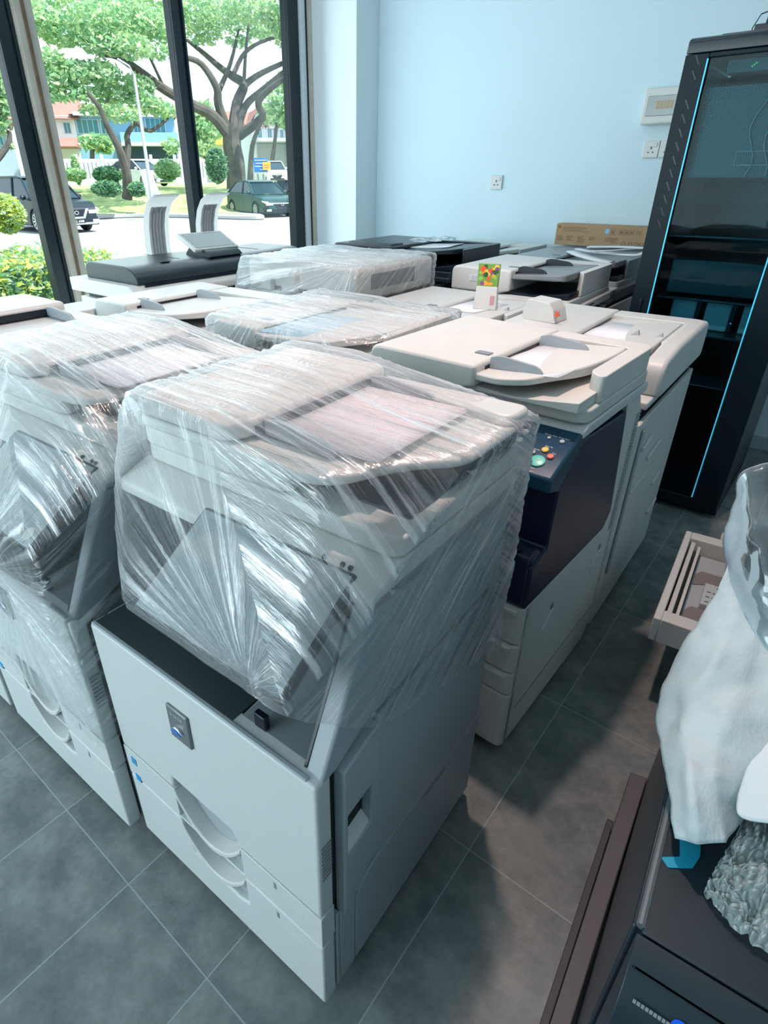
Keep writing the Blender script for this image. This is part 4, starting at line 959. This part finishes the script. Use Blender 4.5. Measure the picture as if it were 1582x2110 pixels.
def tree(name, label, D, base, branches, crown, ls=.22, ln=650, mats=(LEAF1, LEAF2), group=None, cat='tree'):
    p0 = atd(base[0], base[1], D); t = thing(name, label, cat, (p0.x, p0.y, p0.z), 0, group); O = Vector(t.location)
    if branches:
        tr = MB()
        for pl, r_a, r_b, dd in branches:
            pts = []
            for i, (px, py) in enumerate(pl):
                f = i/(len(pl)-1); pts.append(atd(px, py, D + dd*f) - O)
            Q = []
            for i in range(len(pts)-1):
                a = pts[max(i-1, 0)]; b = pts[i]; c = pts[i+1]; d = pts[min(i+2, len(pts)-1)]
                for k in range(4):
                    s = k/4; Q.append(.5*((2*b)+(-a+c)*s+(2*a-5*b+4*c-d)*s*s+(-a+3*b-3*c+d)*s**3))
            Q.append(pts[-1]); n_ = len(Q)
            tr.tube(Q, [r_a+(r_b-r_a)*i/(n_-1) for i in range(n_)], 9)
        tr.build('trunk', BARK, t, 0)
    cr_ = MB()
    for px, py, rx, rz_, dd in crown:
        c = atd(px, py, D+dd) - O; s = (atd(px+1, py, D)-atd(px, py, D)).length
        leaves(cr_, c, (rx*s, rx*s, rz_*s), int(ln*.62*rx*rz_/900), ls, tuple(range(len(mats))), .2)
    cr_.build('crown', list(mats), t, 0, smooth=False, fix=False)
    return t
random.seed(21)
tree('rain_tree', 'big rain tree with thick forked trunk behind the parked green sedan', 36, (487, 378),
     [([(487, 390), (485, 340), (478, 300), (478, 262)], .52, .45, 0), ([(476, 285), (440, 240), (400, 218), (340, 185), (285, 145), (240, 115), (205, 112)], .30, .12, -3),
      ([(470, 275), (450, 215), (446, 180), (415, 132), (380, 118)], .26, .10, -1), ([(480, 275), (488, 215), (502, 175), (480, 158), (455, 140), (420, 110), (385, 82)], .30, .08, 2),
      ([(488, 275), (505, 220), (545, 182), (610, 128)], .22, .10, 1), ([(492, 280), (540, 242), (532, 212), (560, 180), (620, 140)], .24, .10, -2),
      ([(500, 178), (540, 150), (625, 112)], .17, .09, 2), ([(452, 185), (475, 130), (492, 60)], .14, .05, 2), ([(502, 178), (506, 110), (512, 50)], .10, .05, 1),
      ([(482, 150), (505, 108), (550, 82), (640, 60)], .12, .05, 1), ([(340, 185), (300, 100), (280, 60)], .08, .03, -2)],
     [(75, 40, 55, 26, -3), (130, 70, 50, 22, -3), (190, 40, 55, 28, -4), (215, 88, 52, 22, -4), (265, 40, 52, 30, -3), (270, 95, 42, 22, -4), (320, 55, 48, 30, -2), (330, 108, 34, 12, -3),
      (300, 10, 80, 25, 0), (160, 5, 80, 22, 0), (400, 20, 60, 30, 0), (420, 68, 40, 22, 1), (470, 35, 60, 30, 2), (520, 15, 60, 26, 0), (545, 62, 40, 20, 2), (590, 30, 55, 26, 0), (600, 85, 34, 16, 1), (490, 85, 30, 12, 2), (40, 20, 60, 35, -2), (10, 60, 40, 30, -2), (590, 55, 40, 20, 0)], .15, 620)
tree('rain_tree', 'smaller slender forked tree between the clipped hedges on the verge', 32, (262, 402),
     [([(262, 410), (262, 365), (252, 325), (240, 295), (222, 262), (205, 222), (180, 190)], .24, .08, -1), ([(260, 350), (264, 300), (262, 278), (280, 255), (310, 270), (350, 240)], .16, .06, 1), ([(222, 262), (215, 230), (225, 200)], .10, .04, 0)],
     [(100, 125, 40, 24, 0), (105, 165, 46, 24, 0), (160, 150, 46, 24, 0), (165, 190, 42, 16, 0), (210, 150, 42, 26, 0), (230, 195, 44, 24, 1), (280, 180, 42, 26, 1), (300, 215, 44, 22, 1), (338, 228, 30, 18, 1), (250, 235, 42, 18, 0), (120, 200, 40, 10, 0), (200, 225, 40, 12, 0), (90, 190, 22, 12, 0)], .14, 560)
tree('background_tree', 'pale green tree crown just left of the white column, beyond the sedans', 62, (560, 330),
     [([(553, 382), (565, 300), (572, 240)], .25, .1, 0), ([(515, 382), (520, 300), (540, 250)], .3, .12, 0)], [(585, 200, 45, 32, 0), (560, 235, 30, 22, 0), (600, 240, 34, 26, 0), (600, 160, 30, 20, 0)], .30, 420)
tree('background_tree', 'leafy tree crown left of the big forked trunk, above the sedan', 50, (425, 350), [([(425, 360), (422, 300)], .2, .1, 0)], [(415, 230, 34, 22, 0), (425, 262, 40, 26, 0), (418, 300, 34, 24, 0), (395, 270, 26, 22, 0), (350, 300, 20, 16, 0)], .26, 420)
tree('background_tree', 'tree crown at the far left picture edge over the street', 26, (5, 330), [([(-15, 340), (20, 290), (8, 240)], .12, .05, 0)], [(0, 170, 34, 36, 0), (8, 215, 30, 26, 0), (-10, 250, 30, 26, 0), (25, 300, 8, 6, 0)], .16, 420)
tree('palm_tree', 'bushy palm in front of the blue house', 52, (190, 335), [([(190, 386), (190, 300)], .2, .15, 0)], [(190, 292, 22, 16, 0), (215, 298, 20, 16, 0)], .42, 500, (LEAF2, LEAF1), cat='palm')
def bush(label, D, px, py, rx, rz_, n, ls, mats, name='bush', cat='bush', shell=.75):
    c = atd(px, py, D); s = (atd(px+1, py, D)-atd(px, py, D)).length; t = MB(); leaves(t, (0, 0, 0), (rx*s, rx*s*.8, rz_*s), n, ls, tuple(range(len(mats))), shell)
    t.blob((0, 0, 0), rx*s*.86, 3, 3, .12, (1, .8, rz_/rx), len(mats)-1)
    o = t.build(name, list(mats), None, 0, smooth=False, fix=False); o.location = c; tag(o, label, cat); return o
bush('clipped round bush left of the slender verge tree, nearest the kerb', 31, 220, 389, 38, 15, 1800, .10, (LEAF2, LEAF3))
bush('clipped round bush immediately right of the slender verge tree', 31.5, 282, 390, 20, 14, 1000, .10, (LEAF2, LEAF3))
bush('darker wide bush behind the clipped bushes', 38, 222, 360, 36, 16, 1500, .13, (LEAF3, LEAF2))
bush('loose pale bush at the left of the verge behind the dark SUV', 38, 150, 360, 34, 12, 900, .15, (LEAF1, LEAF2))
bush('small cone-shaped shrub by the white fence', 40, 157, 351, 10, 29, 600, .10, (LEAF2, LEAF1), 'conical_shrub', 'shrub')
bush('tall dark bush left of the big forked trunk', 34, 446, 342, 24, 32, 1600, .14, (LEAF3, LEAF2))
bush('pale feathery bush right of the lamp pole', 40, 345, 350, 30, 20, 1100, .15, (LEAF1, LEAF2))
bush('yellow-green bush at the left picture edge beside the SUV', 9, 8, 440, 52, 42, 3200, .040, (LEAFY, LEAF1))
# street hedge just outside the window
def hedge(name, label, x0, x1, y0, y1, z1, n, mats, ls=.035):
    t = thing(name, label, 'hedge', ((x0+x1)/2, (y0+y1)/2, GZ)); h = MB(); hx, hy, hz = (x1-x0)/2, (y1-y0)/2, z1-GZ
    for k in range(n):
        f = random.random(); x, y, z = random.uniform(-hx, hx), random.uniform(-hy, hy), random.uniform(0, hz)
        if f < .45: z = hz + random.gauss(0, .035)
        elif f < .8: x = hx + random.gauss(0, .035)
        elif f < .9: y = hy*random.choice((-1, 1))+random.gauss(0, .03)
        leaves(h, (x, y, z + .05*noise.noise(Vector((x*2, y*2, 0)))), (.02, .02, .02), 1, ls, (0, 1, 2) if f < .45 else (0, 1, 1, 2), 0)
    h.build('foliage', list(mats), t, 0, smooth=False, fix=False)
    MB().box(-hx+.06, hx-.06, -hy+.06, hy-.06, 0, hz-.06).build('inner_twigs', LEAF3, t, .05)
hedge('hedge', 'clipped green hedge right outside the side window', -9.0, -7.5, -3.0, 4.35, .62, 15000, (LEAF1, LEAFY, LEAF2), .042)

# lamp post, banner, sign
b0 = atd(318, 440, 29); lpz = atd(274, 155, 29)
t = thing('street_lamp', 'tall grey street lamp post standing on the verge with a cloth banner', 'street lamp', (b0.x, b0.y, GZ))
MB().tube([(0, 0, 0), (0, 0, lpz.z-GZ)], [.085, .05], 12).build('post', mat('galvanised', (.45, .48, .50), .5), t, 0)
MB().tube([(0, 0, lpz.z-GZ), (.2, -.3, lpz.z-GZ+.25), (.6, -1.0, lpz.z-GZ+.35)], .035, 8).build('lamp_arm', mat('galvanised', (.45, .48, .5)), t, 0)
bn = MB(); a0 = atan2(b0.x, b0.y)
rv_ = Vector((cos(a0), -sin(a0), 0)); 
bn.add([rv_*-.33+Vector((0, 0, 1.9)), rv_*-.05+Vector((0, 0, 1.95)), rv_*.05+Vector((0, 0, .7)), rv_*-.16+Vector((0, 0, .65))], [(0, 1, 2, 3)])
bn.add([rv_*.10+Vector((0, 0, 1.9)), rv_*.42+Vector((0, 0, .75)), rv_*.05+Vector((0, 0, .8))], [(0, 1, 2)])
s_ = bn.build('banner', PAPER, t, 0, fix=False).modifiers.new('s', 'SOLIDIFY'); s_.thickness = .01
p, rz_, s = frame(538, 355, 44); t = thing('notice_board', 'blue notice board with an orange panel behind the green sedan', 'sign', (p.x, p.y, p.z)); t.rotation_euler = (0, 0, rz_)
BB = MB().box(-14*s, 14*s, 0, .06, 0, 26*s).build('blue_board', mat('sign_blue', (.01, .16, .55), .5), t, .01)
wl = MB()
for k, (x0, x1) in enumerate(((-12, 12), (-10, 10), (-12, 11), (-2, 11))): wl.box(x0*s, x1*s, -.015, 0, (21-5.5*k)*s, (22.2-5.5*k)*s)
wl.build('lettering_line', PAPER, BB, 0)
OB = MB().box(4*s, 20*s, -.09, -.04, 4*s, 18*s).build('orange_board', mat('sign_orange', (.85, .42, .04), .5), t, .01)
MB().box(7*s, 17*s, -.10, -.09, 12*s, 13*s).box(7*s, 16*s, -.10, -.09, 8*s, 9*s).build('lettering_line', mat('sign_red', (.6, .1, .02), .5), OB, 0)
MB().box(-13*s, -11*s, 0, .05, -26*s, 0).box(11*s, 13*s, 0, .05, -26*s, 0).build('sign_post', mat('galvanised', (.45, .48, .5)), t, 0)

# cars
CG = mat('car_window', (.01, .035, .05), .12)
TYRE = mat('tyre', (.02, .022, .025), .8); RIM = mat('alloy_rim', (.55, .58, .6), .3, metal=.8); LAMP = mat('headlamp', (.65, .72, .76), .12, coat=.5)
def car(label, loc, rz, paint, kind, group=None):
    t = thing('car', label, 'car', loc, rz, group)
    if kind == 'suv': L, W, H, belt, wr, wb = 4.69, 1.82, 1.70, 1.02, .36, 2.70
    else: L, W, H, belt, wr, wb = 4.55, 1.75, 1.47, .93, .31, 2.60
    f = L/2; gc = .22 if kind == 'suv' else .16
    if kind == 'suv':
        low = [(-f, gc+.15), (-f+.03, belt), (-f+.25, belt+.03), (f-1.25, belt), (f-.45, belt-.08), (f-.10, belt-.22), (f, belt-.42), (f, gc+.12), (f-.12, gc)]
        roof = [(-f+.12, belt), (-f+.45, H-.12), (-f+.9, H), (f-2.3, H), (f-1.95, H-.06), (f-1.15, belt)]
    else:
        low = [(-f, gc+.2), (-f+.02, belt+.02), (-f+.35, belt+.06), (f-1.3, belt-.02), (f-.5, belt-.12), (f-.12, belt-.26), (f, belt-.42), (f, gc+.1), (f-.12, gc)]
        roof = [(-f+.45, belt+.04), (-f+1.15, H-.10), (-f+1.7, H), (f-2.35, H-.01), (f-2.0, H-.07), (f-1.2, belt-.02)]
    lowp = rpoly(low, [.08, .08, .1, .3, .2, .12, .1, .08, 0], 5)
    def sh(x, y, z):
        k = 1 - .10*max(0, (abs(x)-f*.72)/(f*.28))**2*2 ; k -= .06*max(0, (z-belt+.15)/.3) if z > belt-.15 else 0
        return (x, y*k, z)
    # wheel arches are cut out of the outline
    out = []
    bt = [(-f, gc+.1)]
    for xc in (-wb/2-.02, wb/2-.02):
        bt += [(xc+(wr+.06)*cos(pi-a*pi/10), wr-.02+(wr+.06)*sin(pi-a*pi/10)) if a not in (0, 10) else (xc+(wr+.06)*cos(pi-a*pi/10), gc) for a in range(11)]
    top = [p for p in lowp]
    i0 = min(range(len(top)), key=lambda i: abs(top[i][0]+f)+abs(top[i][1]-(gc+.2)))
    poly = top + [(x, z) for x, z in reversed(bt[1:])]
    MB().prism(poly, 'y', -W/2, W/2, fn=sh).build('body', paint, t, .03, 3, ang=40)
    MB().box(-f+.1, f-.15, -W/2+.08, W/2-.08, gc, gc+.25).build('underbody', TYRE, t, 0)
    rf = rpoly(roof, [0, .15, .3, .3, .2, 0], 6)
    def gh(x, y, z): 
        k = 1 - .20*max(0, (z-belt)/(H-belt)); return (x, y*k*.97, z)
    MB().prism(rf, 'y', -W/2+.03, W/2-.03, fn=gh).build('window_glass', CG, t, .03, 3, ang=40)
    rt = [p for p in rf if p[1] > H-.16]
    x0, x1 = min(p[0] for p in rt), max(p[0] for p in rt)
    MB().prism([(x0+.1, H-.035), (x0+.35, H+.012), (x1-.3, H+.012), (x1-.02, H-.055), (x1-.3, H-.05), (x0+.4, H-.05)], 'y', -W/2*.80, W/2*.80).build('roof', paint, t, .02, 3)
    pil = MB(); q = .775
    for sd in (-1, 1):
        for (xa, za), (xb, zb) in (((roof[0][0], belt), (roof[1][0]+.05, H-.09)), ((roof[-1][0], belt-.01), (x1-.02, H-.06)), ((-.15, belt), (-.22, H-.03))):
            pil.tube([(xa, sd*(W/2-.04), za), (xb, sd*W/2*q, zb)], .035, 6)
    pil.build('window_pillar', paint, t, 0)
    for xc in (-wb/2-.02, wb/2-.02):
        for sd in (-1, 1):
            w_ = MB().lathe([(0, -.10), (wr*.9, -.10), (wr, -.07), (wr, .07), (wr*.9, .10), (wr*.68, .10), (wr*.66, .08), (0, .08)], (0, 0, 0), 'y', 26).build('wheel', TYRE, t, 0)
            w_.location = (xc, sd*(W/2-.10), wr)
            if sd > 0: w_.rotation_euler = (0, 0, pi)
            rm = MB()
            for k in range(10):
                a = 2*pi*k/10; rm.add([(wr*.12*cos(a-.5), -.105, wr*.12*sin(a-.5)), (wr*.66*cos(a-.10), -.105, wr*.66*sin(a-.10)), (wr*.66*cos(a+.10), -.105, wr*.66*sin(a+.10)), (wr*.12*cos(a+.5), -.105, wr*.12*sin(a+.5))], [(0, 1, 2, 3)])
            rm.ring([(wr*.68*cos(a*pi/12), wr*.68*sin(a*pi/12)) for a in range(24)], [(wr*.60*cos(a*pi/12), wr*.60*sin(a*pi/12)) for a in range(24)], 'y', -.11, -.09)
            o = rm.build('rim', RIM, w_, 0, fix=False); o.location = (0, 0, 0)
            if True: o.scale = (1, 1, 1)
    for sd in (-1, 1):
        MB().prism(rpoly([(f-.55, belt-.20), (f-.10, belt-.28), (f-.03, belt-.36), (f-.50, belt-.28)], .03), 'y', sd*(W/2-.02)-.20*sd, sd*(W/2-.045)).build('headlamp', LAMP, t, .01)
        MB().box(f-.05, f+.012, min(sd*.45, sd*.80), max(sd*.45, sd*.80), belt-.44 if kind == 'suv' else belt-.43, belt-.33).build('headlamp', LAMP, t, .01)
        MB().blob((f-1.45, sd*(W/2+.07), belt+.06), .11, 2, 2, .1, (.6, 1, .7)).build('wing_mirror', paint, t, 0)
        MB().box(f-.04, f+.01, min(sd*.55, sd*.78), max(sd*.55, sd*.78), gc+.10, gc+.18).build('fog_lamp', LAMP, t, .01)
    g = MB().prism(rpoly([(-.40, belt-.30), (.40, belt-.30), (.28, belt-.55), (-.28, belt-.55)], .05), 'x', f-.02, f+.018).build('grille', BLACK, t, .005)
    if kind == 'suv':
        for sd in (-1, 1): MB().prism([(sd*.44, belt-.28), (sd*.34, belt-.28), (sd*.20, belt-.54), (sd*.27, belt-.58)], 'x', f, f+.03).build('chrome_trim', CHROME, g, 0)
        MB().prism([(-.27, belt-.58), (.27, belt-.58), (.20, belt-.52), (-.20, belt-.52)], 'x', f, f+.03).build('chrome_trim', CHROME, g, 0)
        MB().prism(rpoly([(-.75, gc+.10), (.75, gc+.10), (.70, gc+.04), (-.70, gc+.04)], .02), 'x', f, f+.02).build('chrome_strip', CHROME, t, 0)
    else:
        MB().prism(rpoly([(-.62, belt-.33), (.62, belt-.33), (.55, belt-.38), (-.55, belt-.38)], .01), 'x', f, f+.03).build('chrome_trim', CHROME, g, 0)
    MB().ring([(.075*cos(a*pi/8), belt-.40+.06*sin(a*pi/8)) for a in range(16)], [(.055*cos(a*pi/8), belt-.40+.043*sin(a*pi/8)) for a in range(16)], 'x', f+.015, f+.035).build('badge', CHROME, g, 0)
    pz = belt-.66 if kind == 'suv' else belt-.60
    pl = MB().box(f-.01, f+.022, -.26, .26, pz-.06, pz+.06).build('number_plate', BLACK, t, .004)
    if kind == 'suv': text('plate_lettering', 'QCL 6308', .10, PAPER, (f+.026, 0, pz), (radians(90), 0, radians(90)), pl)
    MB().box(f-.02, f+.01, -.5, .5, gc+.08, gc+.20).build('air_intake', BLACK, t, .01)
    return t
NVY = mat('car_paint_dark_blue', (.006, .014, .028), .3); GRN = mat('car_paint_dark_green', (.001, .045, .050), .25)
car('dark SUV parked beyond the hedge, its number plate facing the shop', (-23.0, 10.95, GZ), 0, NVY, 'suv')
car('dark green sedan parked beyond the ribbed printer trays', (-23.1, 21.55, GZ), -17, GRN, 'sedan')
car('second dark sedan, half hidden right of the green one', (-23.35, 24.45, GZ), -17, mat('car_paint_slate', (.008, .028, .04), .3), 'sedan')
WHT = mat('car_paint_white', (.65, .68, .68), .25, coat=.5)
pz_ = atd(560, 352, 50); car('white sedan parked far back by the blue notice board', (pz_.x, pz_.y, 1.0), -35, WHT, 'sedan')
pz_ = atd(285, 352, 44); car('pale car parked behind the slender tree and lamp post', (pz_.x, pz_.y, .98), 10, WHT, 'sedan')

# white boundary fence and houses
p, rz_, s = frame(258, 372, 47)
t = thing('boundary_fence', 'long white garden fence with dark slots in front of the blue house', 'fence', (p.x, p.y, 1.0)); t.rotation_euler = (0, 0, rz_)
MB().box(-190*s, 175*s, 0, .12, 0, 1.55).build('fence_wall', mat('fence_white', (.72, .75, .76), .8), t, .01)
fsn = MB()
for k in range(44):
    if k % 6 != 5: fsn.box((-185+8.2*k)*s, (-183.4+8.2*k)*s, -.02, 0, .45, 1.35)
fsn.build('fence_slots', mat('fence_slot', (.12, .2, .26), .8), t, 0)
for k in range(8): MB().box((-190+50*k-3)*s, (-190+50*k+3)*s, -.08, .2, 0, 1.8).build('fence_pillar', mat('fence_white', (.7, .7, .7)), t, .02)
RED = mat('red_roof_tiles', (.34, .15, .12), .8, var=.2, vscale=4); BLUEW = mat('blue_house_wall', (.20, .38, .55), .8); HW = mat('house_white', (.66, .70, .72), .8); HG = mat('house_glass', (.05, .20, .24), .2); DK = mat('garage_dark', (.02, .05, .08), .8)
def house(name, label, px, py, D, rz, parts, roofs, wins):
    p, r_, s = frame(px, py, D, rz); t = thing(name, label, 'house', (p.x, p.y, .95)); t.rotation_euler = (0, 0, r_); dz = p.z-.95
    for nm, x0, x1, z0, z1, y0, y1, m in parts: MB().box(x0*s, x1*s, y0, y1, z0*s+(dz if z0 else 0), z1*s+dz).build(nm, m, t, .02)
    for x0, x1, z0, z1, y0, y1, kind in roofs:
        x0, x1, z0, z1 = x0*s, x1*s, z0*s+dz, z1*s+dz
        if kind == 'gable_front': MB().prism([(x0-.4, z0-.2), ((x0+x1)/2, z1), (x1+.4, z0-.2), (x1+.4, z0-.05), ((x0+x1)/2, z1+.25), (x0-.4, z0-.05)], 'y', y0-.5, y1).build('roof', RED, t, 0); MB().prism([(x0, z0-.2), ((x0+x1)/2, z1), (x1, z0-.2)], 'y', y0, y1).build('gable', HW, t, 0)
        else: MB().prism([(y0-.7, z0-.15), ((y0+y1)/2, z1), (y1+.5, z0-.15)], 'x', x0-.3, x1+.3).build('roof', RED, t, 0)
    for x0, x1, z0, z1, y in wins:
        f_ = MB().box((x0-.8)*s, (x1+.8)*s, y-.06, y-.02, (z0-.8)*s+dz, (z1+.8)*s+dz).build('window', HW, t, 0)
        pn_ = MB(); n_ = max(2, int((x1-x0)/9))
        for k in range(n_): pn_.box((x0+(x1-x0)*k/n_+.5)*s, (x0+(x1-x0)*(k+1)/n_-.5)*s, y-.075, y-.06, z0*s+dz, z1*s+dz)
        pn_.build('pane', HG, f_, 0)
    return t
house('blue_house', 'two-storey blue and white house behind the slender tree', 265, 325, 60, 0,
      [('wall', -165, -95, 0, 75, 0, 9, HW), ('wall', -95, 105, 0, 78, 0, 9, BLUEW), ('garage_opening', -10, 100, 0, 24, -1.2, .1, DK), ('balcony', -10, 105, 24, 44, -2.2, 0, BLUEW), ('canopy_band', -95, 105, 74, 80, -.8, 0, HW), ('canopy_band', -10, 105, 20, 26, -2.4, 0, HW)],
      [(-170, -92, 72, 112, 0, 9, 'side'), (-95, 105, 80, 104, 0, 9, 'side'), (-160, -100, 20, 34, -4, 0, 'side')],
      [(-92, -50, 44, 68, 0), (-45, -30, 44, 68, 0), (20, 35, 46, 68, 0), (45, 85, 44, 72, 0), (-150, -135, 44, 62, 0), (-118, -105, 44, 62, 0)])
house('terrace_house', 'row of white terrace houses with stepped red gables at the right of the window', 560, 322, 78, 10,
      [('wall', -40, 75, 0, 52, 0, 10, HW), ('porch_roof', -35, 60, 24, 30, -3, 0, mat('porch_grey', (.45, .52, .58), .7)), ('porch_shade', -30, 55, 0, 22, -.3, .05, mat('porch_shade', (.28, .30, .32), .8))],
      [(-42, -12, 52, 78, -.5, 9, 'gable_front'), (-10, 14, 52, 74, -.5, 9, 'gable_front'), (14, 36, 50, 70, -.5, 9, 'gable_front'), (38, 60, 48, 68, -.5, 9, 'gable_front'), (-42, 75, 52, 84, 1, 10, 'side')],
      [(-26, -18, 32, 50, 0), (-6, 2, 32, 50, 0), (6, 13, 32, 50, 0), (20, 26, 32, 48, 0), (40, 46, 32, 46, 0)])
house('yellow_house', 'white and yellow house part seen behind the big forked trunk', 455, 325, 70, 0,
      [('wall', -45, 40, 0, 60, 0, 8, HW), ('yellow_canopy', -20, 35, 22, 34, -2, 0, mat('yellow_canopy', (.75, .52, .12), .8))], [(-45, 40, 60, 88, 0, 8, 'side')], [(-35, -25, 36, 52, 0), (14, 26, 38, 54, 0)])
house('corner_building', 'grey-blue building at the far left picture edge', 5, 340, 40, 0,
      [('wall', -60, 34, 0, 95, 0, 8, mat('grey_blue_wall', (.30, .38, .46), .8))], [(-60, 34, 95, 108, 0, 8, 'side')], [(0, 14, 40, 88, 0)])
